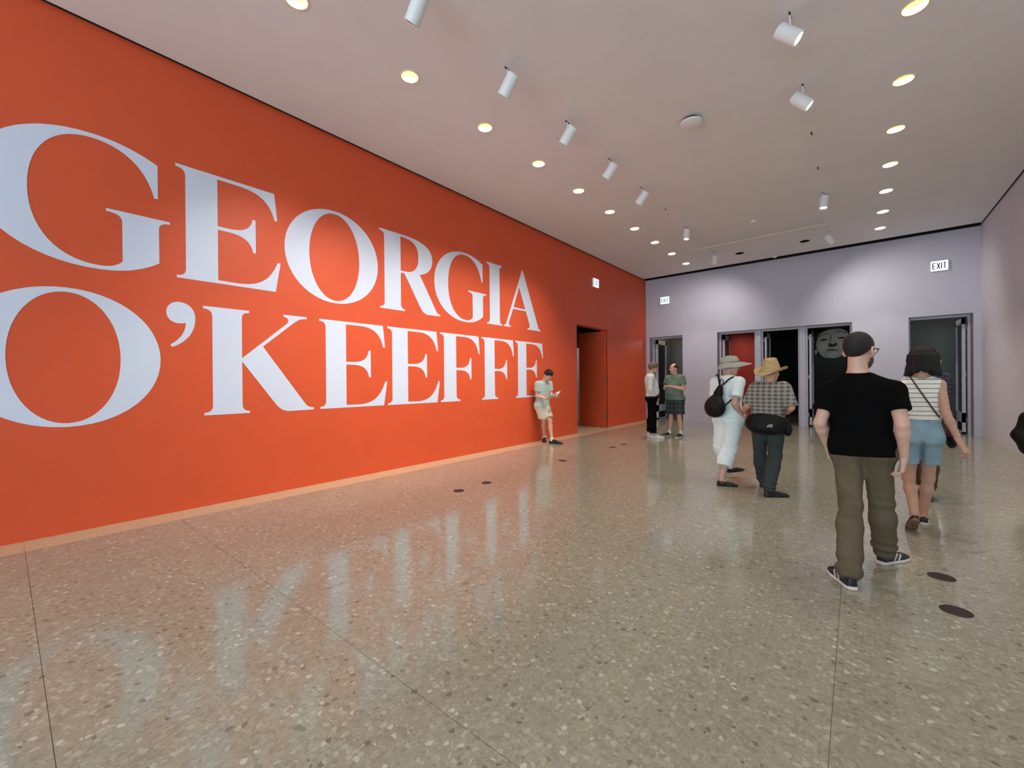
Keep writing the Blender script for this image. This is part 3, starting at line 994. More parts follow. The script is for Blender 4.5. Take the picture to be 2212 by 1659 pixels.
class Fig:
    """joints in world space and the distance fields built on them"""

    def __init__(s, J, sex='m', girth=1.0, k=1.0, prof=None, face=None, up=None, fwd=(0, 1, 0), arm=1.0, leg=1.0):
        s.J = {q: np.asarray(v, float) for q, v in J.items()}
        s.k, s.g, s.arm, s.leg = k, girth, arm, leg
        s.A = s.J['nb'] - s.J['hc']
        s.L = np.linalg.norm(s.A)
        s.A = s.A / s.L
        f = nrm(fwd)
        s.F = nrm(f - s.A * (f @ s.A))
        s.Rv = np.cross(s.F, s.A)
        s.prof = np.array(prof or PROF[sex], float)
        s.face = Frame(s.J['head'], face if face is not None else s.F, up if up is not None else (0, 0, 1))

    def loft(s, p, off=0.0, tmin=-0.3, tmax=1.06, sq=2.5):
        d = p - s.J['hc']
        t = d @ s.A / s.L
        x, y = d @ s.Rv, d @ s.F
        P_ = s.prof
        w = np.interp(t, P_[:, 0], P_[:, 1]) * s.g * s.k + off
        dp = np.where(y > 0, np.interp(t, P_[:, 0], P_[:, 2]), np.interp(t, P_[:, 0], P_[:, 3])) * s.g * s.k + off
        q = ((np.abs(x) / w) ** sq + (np.abs(y) / dp) ** sq) ** (1 / sq)
        e = (q - 1) * np.minimum(w, dp)
        e = smax(e, (t - tmax) * s.L, 0.03)
        return smax(e, (tmin - t) * s.L, 0.07)

    def tpt(s, t):
        return s.J['hc'] + s.A * s.L * t

    def arm_sdf(s, p, side, off0=0.0, off1=0.0, upto='w', frac=1.0):
        J, k = s.J, s.k * s.arm
        sh, el, wr = J[side + 's'], J[side + 'e'], J[side + 'w']
        if upto == 'e':
            e2 = sh + (el - sh) * frac
            return rc(p, sh, e2, 0.056 * k + off0, (0.056 - 0.014 * frac) * k + off1)
        d = rc(p, sh, el, 0.055 * k + off0, 0.041 * k + (off0 + off1) / 2)
        m = el + (wr - el) * 0.25
        d = smin(d, rc(p, el, m, 0.040 * k + (off0 + off1) / 2, 0.040 * k + off1), 0.02)
        return smin(d, rc(p, m, wr, 0.040 * k + off1, 0.026 * k + off1), 0.02)

    def shoulder_sdf(s, p, off=0.0):
        J = s.J
        d = None
        for side in 'lr':
            v = rc(p, J['nb'] - s.A * 0.045 * s.k, J[side + 's'] - s.A * 0.006, 0.052 * s.k + off, 0.054 * s.k * s.arm + off)
            d = v if d is None else smin(d, v, 0.03)
        return d

    def leg_sdf(s, p, side, off_h=0.0, off_k=0.0, off_a=0.0, calf=1.0):
        J, k = s.J, s.k * s.leg
        hi, kn, an = J[side + 'h'], J[side + 'k'], J[side + 'a']
        d = rc(p, hi, kn, 0.088 * k + off_h, 0.054 * k + off_k)
        ax = nrm(an - kn)
        bk = nrm(-s.F + ax * (s.F @ ax))
        c = kn + (an - kn) * 0.32 + bk * 0.011 * k * calf
        d = smin(d, rc(p, kn, c, 0.050 * k + off_k, 0.0515 * k * calf + (off_k + off_a) / 2), 0.03)
        return smin(d, rc(p, c, an, 0.0515 * k * calf + (off_k + off_a) / 2, 0.034 * k + off_a), 0.03)

    def neck_sdf(s, p, off=0.0):
        return rc(p, s.J['nb'] - s.A * 0.05, s.face.w(0, -0.022, -0.05), 0.062 * s.k + off, 0.056 * s.k + off)

    def body_sdf(s, p, shrink=0.006):
        d = s.loft(p, -shrink - 0.010, tmin=-0.10)
        d = smin(d, s.shoulder_sdf(p, -shrink), 0.05)
        d = smin(d, s.neck_sdf(p), 0.04)
        for side in 'lr':
            d = smin(d, s.arm_sdf(p, side), 0.03)
            d = smin(d, s.leg_sdf(p, side, -0.016, -0.004), 0.03)
            a, t = s.J[side + 'a'], s.J[side + 't']
            d = smin(d, rc(p, a - V3(0, 0, 0.03), a + (t - a) * 0.6 - V3(0, 0, 0.012), 0.032 * s.k, 0.020 * s.k), 0.02)
        return d


def bounds(pts, m):
    pts = np.array(pts)
    return pts.min(0) - m, pts.max(0) + m


SKIN = {}


def skin_mats(name, rgb, hair=(30, 24, 20)):
    t = NT('skin_' + name)
    v = t.coord()
    c = lin(rgb)
    nz = t.noise(v, 22, 4)
    t.l(t.ramp(nz.outputs['Fac'], [(0.3, (c[0] * 0.93, c[1] * 0.88, c[2] * 0.87)), (0.7, (c[0] * 1.05, c[1] * 1.04, c[2] * 1.03))]), t.b.inputs['Base Color'])
    t.b.inputs['Roughness'].default_value = 0.55
    t.b.inputs['Subsurface Weight'].default_value = 0.08
    t.b.inputs['Subsurface Radius'].default_value = (0.01, 0.004, 0.002)
    return [t.m, mat('eye_' + name, (40, 32, 28), 0.2), mat('lip_' + name, tuple(int(a * b) for a, b in zip(rgb, (0.82, 0.62, 0.6))), 0.5), mat('brow_' + name, hair, 0.8)]


def make_person(fig, label, hands, h=0.009, hh=0.005, skin=None, hk=1.0, group=None):
    """Empty at the feet and the body under it; hands = {'l': dict(d,n,s,curl), 'r': ...}"""
    base = V3((fig.J['la'][0] + fig.J['ra'][0]) / 2, (fig.J['la'][1] + fig.J['ra'][1]) / 2, 0)
    root = empty('person', base)
    tag(root, label, 'person', group)
    fig.root, fig.base = root, base
    pts = [v for v in fig.J.values()]
    lo, hi = bounds(pts, 0.2)
    lo[2] = -0.02
    parts = [sdf_surface(fig.body_sdf, lo, hi, h)]
    parts.append(sdf_surface(head_fn(fig.face, hk), fig.face.o - 0.17 * hk, fig.face.o + 0.17 * hk, hh))
    for side, kw in hands.items():
        w = fig.J[side + 'w']
        parts.append(sdf_surface(hand_fn(w, k=fig.k, **kw), w - 0.23, w + 0.23, 0.0042 if h < 0.01 else 0.005))
    parts = [(v - base, q) for v, q in parts]
    n_body = len(parts[0][1])
    me = mesh_np('body', parts)
    o = link('body', me, skin, root, smooth=True)
    cen = np.empty(len(me.polygons) * 3, F32)
    me.polygons.foreach_get('center', cen)
    q = fig.face.loc(cen.reshape(-1, 3) + base) / hk
    mi = np.zeros(len(me.polygons), np.int32)
    eye = np.zeros(len(q), bool)
    for sgn in (-1, 1):
        eye |= (np.abs(q[:, 0] - sgn * 0.032) < 0.011) & (np.abs(q[:, 2] - 0.004) < 0.0055) & (q[:, 1] > 0.06)
        brow = (np.abs(q[:, 0] - sgn * 0.033) < 0.019) & (np.abs(q[:, 2] - 0.026) < 0.005) & (q[:, 1] > 0.05)
        mi[brow] = 3
    mi[eye] = 1
    lip = (np.abs(q[:, 0]) < 0.022) & (np.abs(q[:, 2] + 0.061) < 0.010) & (q[:, 1] > 0.078)
    mi[lip] = 2
    me.polygons.foreach_set('material_index', mi)
    return root


def wear(fig, name, fn, m, lo, hi, h=0.009, parent=None, label=None):
    v, q = sdf_surface(fn, lo, hi, h)
    base = fig.base
    o = link(name, mesh_np(name, [(v - base, q)]), m, parent or fig.root, smooth=True)
    if label:
        o['label'] = label
    return o


def shirt_fn(fig, off=0.014, hem=-0.08, sleeve=0.6, sl_off=0.014, sl_end=0.022, fold=0.004, ff=26, collar=0.004, hemflare=0.01, sleeveless=False, long=False, tuck=False, front_open=None):
    J = fig.J

    def fn(p):
        d = fig.loft(p, off, tmin=hem - 0.15, tmax=1.04)
        t = ((p - J['hc']) @ fig.A) / fig.L
        d = d - hemflare * np.clip((0.25 - t) / 0.4, 0, 1)
        d = smin(d, fig.shoulder_sdf(p, off * 0.7), 0.05)
        for side in 'lr':
            if sleeveless:
                continue
            if long:
                d = smin(d, fig.arm_sdf(p, side, sl_off, sl_end), 0.035)
                wr, el = J[side + 'w'], J[side + 'e']
                d = np.maximum(d, np.where(np.linalg.norm(p - wr, axis=1) < 0.16, plane(p, wr - nrm(wr - el) * 0.005, wr - el), -1))
            else:
                sh, el = J[side + 's'], J[side + 'e']
                e2 = sh + (el - sh) * sleeve
                ax = nrm(el - sh)
                v = rc(p, sh, sh + (el - sh) * (sleeve + 0.25), 0.056 * fig.k * fig.arm + sl_off, 0.044 * fig.k * fig.arm + sl_end)
                v = np.maximum(v, plane(p, e2, ax))
                d = smin(d, v, 0.03)
        d = d + fold * waves(p, ff) + fold * 0.6 * waves(p * V3(1, 1, 0.45), ff * 1.9, 2.0)
        d = np.maximum(d, -plane(p, fig.tpt(hem), fig.A))
        if sleeveless:
            for side in 'lr':
                sh = J[side + 's']
                o = nrm(sh - fig.tpt(0.93))
                d = smax(d, np.minimum(plane(p, sh + o * 0.014 * fig.k, o), p[:, 2] - sh[2] + 0.125 * fig.k), 0.012)
        nk = rc(p, J['nb'] - fig.A * 0.02 * fig.k, J['nb'] + fig.A * 0.2, 0.064 * fig.k + collar, 0.058 * fig.k + collar)
        return np.maximum(d, -nk)
    return fn


def legs_fn(fig, waist=0.16, off=0.014, oh=0.012, ok=0.018, oa=0.028, cut=0.05, shorts=None, fold=0.004, ff=24, bunch=0.006, crease=0.009, kk=0.06):
    J = fig.J

    def fn(p):
        d = fig.loft(p, off, tmin=-0.20, tmax=waist + 0.2)
        t = ((p - J['hc']) @ fig.A) / fig.L
        for side in 'lr':
            hi, kn, an = J[side + 'h'], J[side + 'k'], J[side + 'a']
            if shorts is None:
                v = fig.leg_sdf(p, side, oh, ok, oa)
                ax = nrm(an - kn)
                near = np.linalg.norm(p - an, axis=1)
                s = (p - an) @ ax
                v = v + bunch * np.sin(s * 80 + 5 * waves(p, 14)) * np.exp(-((s + 0.03) / 0.07) ** 2)
                sk = (p - kn) @ ax
                v = v + bunch * 0.45 * np.sin(sk * 60 + 6 * waves(p, 12)) * np.exp(-(sk / 0.10) ** 2)
                v = np.maximum(v, plane(p, an - ax * cut, ax))
            else:
                e = hi + (kn - hi) * shorts
                ax = nrm(kn - hi)
                v = rc(p, hi, hi + (kn - hi) * (shorts + 0.25), 0.088 * fig.k * fig.leg + oh, 0.066 * fig.k * fig.leg + ok)
                v = np.maximum(v, plane(p, e, ax))
            d = smin(d, v, kk)
        d = d + fold * waves(p, ff, 1.0) + fold * 0.7 * waves(p * V3(1, 1, 0.5), ff * 1.8, 4.0)
        xx = (p - J['hc']) @ fig.Rv
        t = ((p - J['hc']) @ fig.A) / fig.L
        d = d + crease * np.exp(-(xx / 0.014) ** 2) * np.clip((-0.03 - t) / 0.12, 0, 1)
        return np.maximum(d, plane(p, fig.tpt(waist), fig.A))
    return fn


def shoe(fig, side, m_up, m_sole, L=0.285, up=None, name='shoe', style='sneaker', stripes=None, h=0.006, lift=0.0, label=None):
    """shoe along ankle -> toe, with its sole as a sub-part"""
    a, t = fig.J[side + 'a'], fig.J[side + 't']
    d = nrm(t - a - V3(0, 0, 0))
    upv = np.asarray(up if up is not None else (0, 0, 1), float)
    f = nrm(np.asarray(fig.J.get(side + 'd', d * V3(1, 1, 0)), float))
    fr = Frame(fig.J[side + 'f'], f, upv)          # origin: heel on the ground
    s = L / 0.285

    def foot(q, z0, z1, grow=0.0):
        # plan outline: heel circle, ball, toe
        x, y, z = q[:, 0], q[:, 1], q[:, 2]
        w = np.interp(y, [0.0, 0.03, 0.10, 0.19, 0.25, 0.285], [0.022, 0.034, 0.036, 0.047, 0.040, 0.022]) + grow
        e = np.maximum(np.abs(x) - w, np.maximum(-0.004 - grow - y, y - 0.287 - grow))
        return np.maximum(smax(e, -e * 0 - 1, 0.001), np.maximum(z0 - z, z - z1))

    def upper(p):
        q = fr.loc(p) / s
        x, y, z = q[:, 0], q[:, 1], q[:, 2]
        w = np.interp(y, [-0.005, 0.0, 0.03, 0.10, 0.19, 0.25, 0.285, 0.29], [0.012, 0.024, 0.034, 0.036, 0.046, 0.039, 0.02, 0.01])
        top = np.interp(y, [-0.01, 0.0, 0.06, 0.10, 0.18, 0.25, 0.285], [0.082, 0.086, 0.082, 0.088, 0.062, 0.046, 0.03])
        zc = 0.018
        e = np.sqrt((x / w) ** 2 + (np.maximum(z - zc, 0) / (top - zc)) ** 2 * 1.0)
        pw = ((np.abs(x) / w) ** 2.6 + (np.maximum(z - zc, 0) / (top - zc)) ** 2.6) ** (1 / 2.6)
        e = (pw - 1) * 0.032
        e = smax(e, np.maximum(-y - 0.002, y - 0.285), 0.012)
        e = np.maximum(e, 0.012 - z)
        # opening for the ankle
        e = smax(e, -rc(q, V3(0, 0.045, 0.075), V3(0, 0.05, 0.16), 0.020, 0.026), 0.006)
        return e * s

    def sole(p):
        q = fr.loc(p) / s
        return foot(q, 0.0, 0.026, 0.002) * s
    pts = [fr.w(x * s, y * s, z * s) for x in (-0.07, 0.07) for y in (-0.03, 0.32) for z in (-0.02, 0.13)]
    lo, hi = bounds(pts, 0.01)
    o = wear(fig, name, upper, m_up, lo, hi, h, None, label)
    wear(fig, 'sole', sole, m_sole, lo, hi, h, o)
    if stripes:
        for yy in stripes:
            for sgn in (-1, 1):
                def st(p, yy=yy, sgn=sgn):
                    q = fr.loc(p) / s
                    u_ = upper(p) / s
                    line = rc(q, V3(sgn * 0.04, yy - 0.02, 0.03), V3(sgn * 0.03, yy + 0.03, 0.08), 0.006, 0.005)
                    return np.maximum(np.maximum(u_ - 0.0022, line * 1.0 - 0.002), -u_ - 0.004) * s
                wear(fig, 'side_stripe', st, M['shoe_stripe'], lo, hi, 0.0045, o)
    return o


def hair_fn(fig, style='short', hk=1.0):
    fr = fig.face

    def fn(p):
        q = fr.loc(p) / hk
        x, y, z = q[:, 0], q[:, 1], q[:, 2]
        if style in ('crop', 'short', 'full', 'thin', 'grey'):
            g_ = {'crop': 0.004, 'short': 0.012, 'full': 0.020, 'thin': 0.005, 'grey': 0.012}[style]
            d = ell(q, V3(0, -0.014, 0.036), I3, (0.077 + g_, 0.097 + g_, 0.093 + g_))
            d = d + (0.0012 if style in ('crop', 'thin') else 0.0035) * waves(q * V3(1, 1, 1), 130)
            cutp = (z + 0.058) * 0.72 - (y + 0.078) * 0.72        # hairline from nape to above the ears
            kn_ = {'crop': (-0.055, -0.050, 0.012, 0.024, 0.046, 0.064), 'thin': (-0.055, -0.050, 0.0, 0.02, 0.06, 0.08),
                   'grey': (-0.055, -0.050, 0.0, 0.02, 0.06, 0.08)}.get(style, (-0.060, -0.060, -0.024, -0.010, 0.034, 0.056))
            line = np.interp(y, [-0.13, -0.07, -0.02, 0.02, 0.055, 0.095], kn_) - z
            d = np.maximum(d, line)
            if style == 'thin':
                d = np.maximum(d, np.where(y > -0.03, np.where(y > 0.015, 0.064 - np.abs(x), np.minimum(z - 0.075, 0.062 - np.abs(x))), -1))
                d = np.maximum(d, y - 0.045)
                d = np.maximum(d, z - 0.118)
            if style in ('short', 'full'):
                d = smin(d, ell(q, V3(0, 0.018, 0.100), I3, (0.058, 0.070, 0.032)), 0.03)
            return d * hk
        if style == 'bob':
            d = ell(q, V3(0, -0.020, 0.040), I3, (0.098, 0.118, 0.108))
            zz = np.clip(z, -0.13, 0.06)
            w = np.interp(zz, [-0.13, -0.10, -0.03, 0.06], [0.126, 0.120, 0.110, 0.098])
            dp = np.interp(zz, [-0.13, -0.10, -0.03, 0.06], [0.112, 0.114, 0.116, 0.116])
            c = (np.sqrt((x / w) ** 2 + ((y + 0.025) / dp) ** 2) - 1) * 0.10
            ang = np.arctan2(x, -(y + 0.02))
            bot = -0.105 + 0.012 * np.cos(ang * 2.0) - 0.010 * np.sin(ang * 9) - 0.006 * np.sin(ang * 23 + 1)
            c = np.maximum(c, np.maximum(bot - z, z - 0.05))
            d = smin(d, c, 0.03)
            d = d + 0.0045 * np.sin(ang * 34 + 2.5 * waves(q, 30)) + 0.005 * waves(q, 55)
            d = np.maximum(d, np.minimum(y - 0.045, 0.058 - z))
            return d * hk
    return fn


# ---- cloth materials
def stripes_mat(name, base, stripe, pitch, frac, rough=0.85):
    t = NT(name)
    v = t.coord()
    sp_ = t.n('ShaderNodeSeparateXYZ')
    t.l(v, sp_.inputs[0])
    wob = t.noise(v, 5, 2)
    ad = t.n('ShaderNodeMath', operation='MULTIPLY_ADD')
    t.l(wob.outputs['Fac'], ad.inputs[0])
    ad.inputs[1].default_value = 0.018
    t.l(sp_.outputs[2], ad.inputs[2])
    dv = t.n('ShaderNodeMath', operation='DIVIDE')
    t.l(ad.outputs[0], dv.inputs[0])
    dv.inputs[1].default_value = pitch
    fr = t.n('ShaderNodeMath', operation='FRACT')
    t.l(dv.outputs[0], fr.inputs[0])
    ls = t.n('ShaderNodeMath', operation='LESS_THAN')
    t.l(fr.outputs[0], ls.inputs[0])
    ls.inputs[1].default_value = frac
    t.l(t.mix(ls.outputs[0], lin(base), lin(stripe)), t.b.inputs['Base Color'])
    t.b.inputs['Roughness'].default_value = rough
    return t.m


def plaid_mat(name, base, dark, lite, px_, pz, ax=0):
    """woven checks along local x (or y) and z"""
    t = NT(name)
    v = t.coord()
    sp_ = t.n('ShaderNodeSeparateXYZ')
    t.l(v, sp_.inputs[0])
    wob = t.noise(v, 7, 2)

    def band(sock, pitch, duty, ph=0.0, wobble=0.012):
        ad = t.n('ShaderNodeMath', operation='MULTIPLY_ADD')
        t.l(wob.outputs['Fac'], ad.inputs[0])
        ad.inputs[1].default_value = wobble
        t.l(sock, ad.inputs[2])
        dv = t.n('ShaderNodeMath', operation='MULTIPLY_ADD')
        t.l(ad.outputs[0], dv.inputs[0])
        dv.inputs[1].default_value = 1 / pitch
        dv.inputs[2].default_value = ph
        fr = t.n('ShaderNodeMath', operation='FRACT')
        t.l(dv.outputs[0], fr.inputs[0])
        ls = t.n('ShaderNodeMath', operation='LESS_THAN')
        t.l(fr.outputs[0], ls.inputs[0])
        ls.inputs[1].default_value = duty
        return ls.outputs[0]

    def mul(a, k):
        m = t.n('ShaderNodeMath', operation='MULTIPLY')
        t.l(a, m.inputs[0])
        if hasattr(k, 'is_output'):
            t.l(k, m.inputs[1])
        else:
            m.inputs[1].default_value = k
        return m.outputs[0]
    vx, hz = band(sp_.outputs[ax], px_, 0.42), band(sp_.outputs[2], pz, 0.40)
    col = t.mix(mul(vx, 0.32), lin(base), lin(dark))
    col = t.mix(mul(hz, 0.32), col, lin(dark))
    col = t.mix(mul(mul(vx, hz), 0.55), col, lin(dark))
    col = t.mix(mul(band(sp_.outputs[2], pz, 0.16, 0.42), 0.5), col, lin(lite))
    col = t.mix(mul(band(sp_.outputs[ax], px_, 0.10, 0.36), 0.4), col, lin(lite))
    t.l(col, t.b.inputs['Base Color'])
    t.b.inputs['Roughness'].default_value = 0.9
    return t.m


def straw_mat():
    t = NT('straw')
    v = t.coord((1, 1, 1.6))
    a = t.noise(v, 150, 2)
    b = t.noise(v, 14, 2)
    col = t.ramp(a.outputs['Fac'], [(0.32, lin((146, 122, 80))), (0.52, lin((190, 165, 116))), (0.7, lin((214, 194, 150)))])
    col = t.mix(0.25, col, t.ramp(b.outputs['Fac'], [(0.3, lin((160, 134, 88))), (0.7, lin((212, 190, 144)))]))
    t.l(col, t.b.inputs['Base Color'])
    t.b.inputs['Roughness'].default_value = 0.75
    t.bump(a.outputs['Fac'], 0.5, 0.004)
    return t.m


M['tee_black'] = mat('black_cotton', (9, 9, 10), 0.95, 0.1, 12, spec=0.08)
M['khaki'] = mat('olive_khaki', (99, 90, 72), 0.9, 0.1, 9, bump=0.15, bscale=160, spec=0.2)
M['stripe_top'] = stripes_mat('striped_jersey', (232, 238, 226), (44, 50, 46), 0.0405, 0.13)
M['denim'] = mat('light_denim', (138, 170, 184), 0.9, 0.14, 11, bump=0.2, bscale=240, spec=0.2)
M['plaid_grey'] = plaid_mat('grey_check_cotton', (140, 134, 126), (48, 46, 44), (176, 172, 164), 0.062, 0.046)
M['plaid_blue'] = plaid_mat('navy_check_cotton', (50, 60, 66), (24, 28, 36), (84, 96, 100), 0.10, 0.10)
M['plaid_navy'] = plaid_mat('dark_navy_check', (40, 42, 58), (20, 20, 30), (76, 78, 96), 0.05, 0.05)
M['trouser_slate'] = mat('slate_cotton', (56, 64, 64), 0.9, 0.1, 10, spec=0.2)
M['white_cotton'] = mat('pale_aqua_cotton', (226, 240, 240), 0.9, 0.03, 14, bump=0.1, bscale=120, spec=0.2)
M['white_shirt'] = mat('white_shirt_cotton', (214, 222, 218), 0.85, 0.03, 14)
M['sage_shirt'] = mat('sage_shirt_cotton', (176, 190, 184), 0.9, 0.05, 14)
M['green_shirt'] = mat('green_polo_cotton', (106, 128, 112), 0.9, 0.05, 16)
M['cream'] = mat('cream_cotton', (226, 218, 192), 0.9, 0.05, 12)
M['trouser_black'] = mat('black_trouser', (8, 8, 9), 0.9, spec=0.1)
M['shoe_black'] = mat('black_shoe', (16, 17, 20), 0.5)
M['shoe_navy'] = mat('navy_shoe', (28, 32, 46), 0.55)
M['shoe_pale'] = mat('pale_grey_shoe', (196, 206, 208), 0.6)
M['shoe_stripe'] = mat('silver_stripe', (196, 190, 172), 0.45)
M['sole_white'] = mat('pale_rubber', (214, 210, 198), 0.7)
M['sole_dark'] = mat('dark_rubber', (22, 20, 20), 0.7)
M['sole_tan'] = mat('tan_rubber_sole', (122, 98, 74), 0.8, 0.15, 30)
M['sock'] = mat('white_sock', (232, 234, 232), 0.9)
M['hair_black'] = mat('black_hair', (15, 13, 12), 0.75, 0.3, 120, bump=0.4, bscale=260)
M['hair_crop'] = mat('dark_cropped_hair', (26, 22, 21), 0.75, 0.3, 160, bump=0.4, bscale=300)
M['hair_brown'] = mat('brown_grey_hair', (104, 90, 74), 0.65, 0.2, 120, bump=0.4, bscale=220)
M['hair_dark'] = mat('dark_brown_hair', (52, 40, 32), 0.65, 0.2, 120, bump=0.3, bscale=220)
M['hair_grey'] = mat('grey_hair', (150, 146, 138), 0.7, 0.15, 120, bump=0.3, bscale=220)
M['beard'] = mat('brown_beard', (84, 58, 40), 0.8, 0.2, 120)
M['nylon'] = mat('black_nylon', (10, 10, 11), 0.6, 0.1, 30, spec=0.25)
M['leather_red'] = mat('burgundy_leather', (76, 34, 40), 0.5)
M['canvas'] = mat('grey_canvas', (168, 168, 156), 0.9, 0.06, 30, bump=0.15, bscale=200)
M['cord'] = mat('dark_cord', (44, 44, 42), 0.8)
M['straw'] = straw_mat()
M['paper'] = mat('white_paper', (236, 234, 228), 0.7, 0.01)
M['ink'] = mat('dark_print', (46, 44, 44), 0.7)
M['phone'] = mat('black_phone', (12, 12, 14), 0.25)
M['brown_cloth'] = mat('brown_cloth', (70, 56, 44), 0.9)
M['logo'] = mat('white_print', (206, 206, 200), 0.6)


def torso_bounds(fig, m=0.16):
    J = fig.J
    return bounds([J['hc'] - fig.A * 0.2, J['nb'], J['ls'], J['rs'], J['le'], J['re']], m)


def arms_bounds(fig, m=0.14):
    J = fig.J
    return bounds([J['hc'] - fig.A * 0.2, J['nb'], J['ls'], J['rs'], J['le'], J['re'], J['lw'], J['rw']], m)


def leg_bounds(fig, m=0.16):
    J = fig.J
    return bounds([J['hc'] + fig.A * 0.15, J['lh'], J['rh'], J['lk'], J['rk'], J['la'], J['ra']], m)


def tube_fn(pts, r, flat=None, s=1.0):
    pts = [np.asarray(p_, float) for p_ in pts]

    def fn(p):
        d = None
        for a, b in zip(pts, pts[1:]):
            v = rc(p, a, b, r, r, flat, s)
            d = v if d is None else smin(d, v, r * 0.5)
        return d
    return fn


def tube_obj(name, pts, r, m, parent, base, res=10, cyclic=False):
    """a smooth cord through points as a mesh"""
    cu = bpy.data.curves.new(name, 'CURVE')
    cu.dimensions = '3D'
    cu.bevel_depth = r
    cu.bevel_resolution = 2
    cu.resolution_u = 4
    s = cu.splines.new('NURBS')
    s.points.add(len(pts) - 1)
    for q, p_ in zip(s.points, pts):
        q.co = (*(np.asarray(p_) - base), 1)
    s.use_endpoint_u = True
    s.order_u = 3
    s.use_cyclic_u = cyclic
    o = bpy.data.objects.new(name, cu)
    COL.objects.link(o)
    dg = bpy.context.evaluated_depsgraph_get()
    me = bpy.data.meshes.new_from_object(o.evaluated_get(dg))
    bpy.data.objects.remove(o)
    bpy.data.curves.remove(cu)
    me.name = name
    return link(name, me, m, parent, smooth=True)


def av(px, Y, z):
    p = at(px, 900, Y)
    p[2] = z
    return p


def fl(px, py):
    d = ray(px, py)
    return EYE + d * (-EYE[2] / d[2])


def glasses(fig, m, hk=1.0):
    fr = fig.face
    w = lambda x, y, z: fr.w(x * hk, y * hk, z * hk)
    pts = []
    parts = []
    for s in (-1, 1):
        c = [w(s * 0.034 + 0.025 * math.cos(a), 0.106, 0.004 + 0.019 * math.sin(a)) for a in np.linspace(0, 2 * math.pi, 17)]
        parts.append(c)
        parts.append([w(s * 0.059, 0.105, 0.010), w(s * 0.079, 0.085, 0.012), w(s * 0.089, 0.0, 0.010), w(s * 0.086, -0.02, -0.004)])
    parts.append([w(-0.010, 0.106, 0.006), w(0, 0.108, 0.009), w(0.010, 0.106, 0.006)])

    def fn(p):
        d = None
        for c in parts:
            for a, b in zip(c, c[1:]):
                v = rc(p, a, b, 0.003, 0.003)
                d = v if d is None else np.minimum(d, v)
        return d
    lo, hi = bounds([w(x, y, z) for x in (-0.1, 0.1) for y in (-0.03, 0.12) for z in (-0.03, 0.03)], 0.01)
    wear(fig, 'glasses', fn, m, lo, hi, 0.0032)


def grid_mesh(name, fnc, nu, nv, base, thick=None):
    """closed-in-u surface from fnc(angle, v) -> world point"""
    vs = np.array([fnc(2 * math.pi * i / nu, j / (nv - 1)) - base for j in range(nv) for i in range(nu)])
    fs = [(j * nu + i, j * nu + (i + 1) % nu, (j + 1) * nu + (i + 1) % nu, (j + 1) * nu + i) for j in range(nv - 1) for i in range(nu)]
    me = bpy.data.meshes.new(name)
    me.from_pydata([tuple(v) for v in vs], [], fs)
    me.update()
    return me


def add_hair(fig, style, m, hk=1.0, h=0.006):
    o = fig.face.o
    r = 0.2 if style == 'bob' else 0.155
    return wear(fig, 'hair', hair_fn(fig, style, hk), m, o - r * hk, o + r * hk, h)




def on_surface(fn, inside, off):
    def f(p):
        d = fn(p)
        return np.maximum(np.maximum(d - off, -d - 0.006), inside(p))
    return f


def back_patch(fig, x, t, w, hgt):
    c = fig.tpt(t)

    def ins(p):
        q = p - c
        z = q @ fig.A
        ww = w * np.where(z < 0, 1 + z / hgt * 0.18, 1)
        return np.maximum(np.maximum(np.abs(q @ fig.Rv - x) - ww, np.abs(z) - hgt), q @ fig.F)
    return ins


def pocket_pair(fig, fn, m, parent, xs=(-0.085, 0.085), t=-0.10, w=0.055, hgt=0.06, h=0.005):
    for x in xs:
        c = fig.tpt(t) + fig.Rv * x - fig.F * 0.13
        wear(fig, 'back_pocket', on_surface(fn, back_patch(fig, x, t, w, hgt), 0.0035), m, c - 0.16, c + 0.16, h, parent)


def waist_band(fig, fn, m, parent, t0, t1, h=0.006, name='waistband', off=0.004):
    def ins(p):
        t = ((p - fig.J['hc']) @ fig.A) / fig.L
        return np.maximum(t0 - t, t - t1) * fig.L
    c = fig.tpt((t0 + t1) / 2)
    r = V3(0.27, 0.27, 0.08)
    wear(fig, name, on_surface(fn, ins, off), m, c - r, c + r, h, parent)

# ---------------------------------------------------------------- man in the black T-shirt
J = dict(hc=av(1860, 3.90, 0.905), nb=av(1853, 3.92, 1.405), head=av(1857, 3.95, 1.585),
         ls=av(1794, 3.90, 1.290), rs=av(1932, 3.87, 1.300), le=av(1771, 3.84, 1.06), re=av(1949, 3.80, 1.075), lw=av(1789, 3.97, 0.865), rw=av(1952, 3.88, 0.835),
         lh=av(1832, 3.90, 0.87), rh=av(1892, 3.90, 0.87), lk=av(1837, 3.84, 0.475), rk=av(1902, 4.06, 0.475), la=av(1838, 3.66, 0.10), ra=av(1908, 4.22, 0.10))
J['lf'], J['rf'] = fl(1843, 1276), fl(1901, 1219)
J['ld'], J['rd'] = V3(-0.42, 0.9, 0), V3(0.55, 0.85, 0)
for s_ in 'lr':
    J[s_ + 't'] = J[s_ + 'f'] + nrm(J[s_ + 'd']) * 0.25 + V3(0, 0, 0.03)
    J[s_ + 'a'] = J[s_ + 'f'] + nrm(J[s_ + 'd']) * 0.05 + V3(0, 0, 0.105)
B = Fig(J, 'm', girth=0.99, k=1.0, face=(0.42, 0.9, -0.02), arm=0.92)
SK1 = skin_mats('fair', (208, 172, 152), (40, 30, 24))
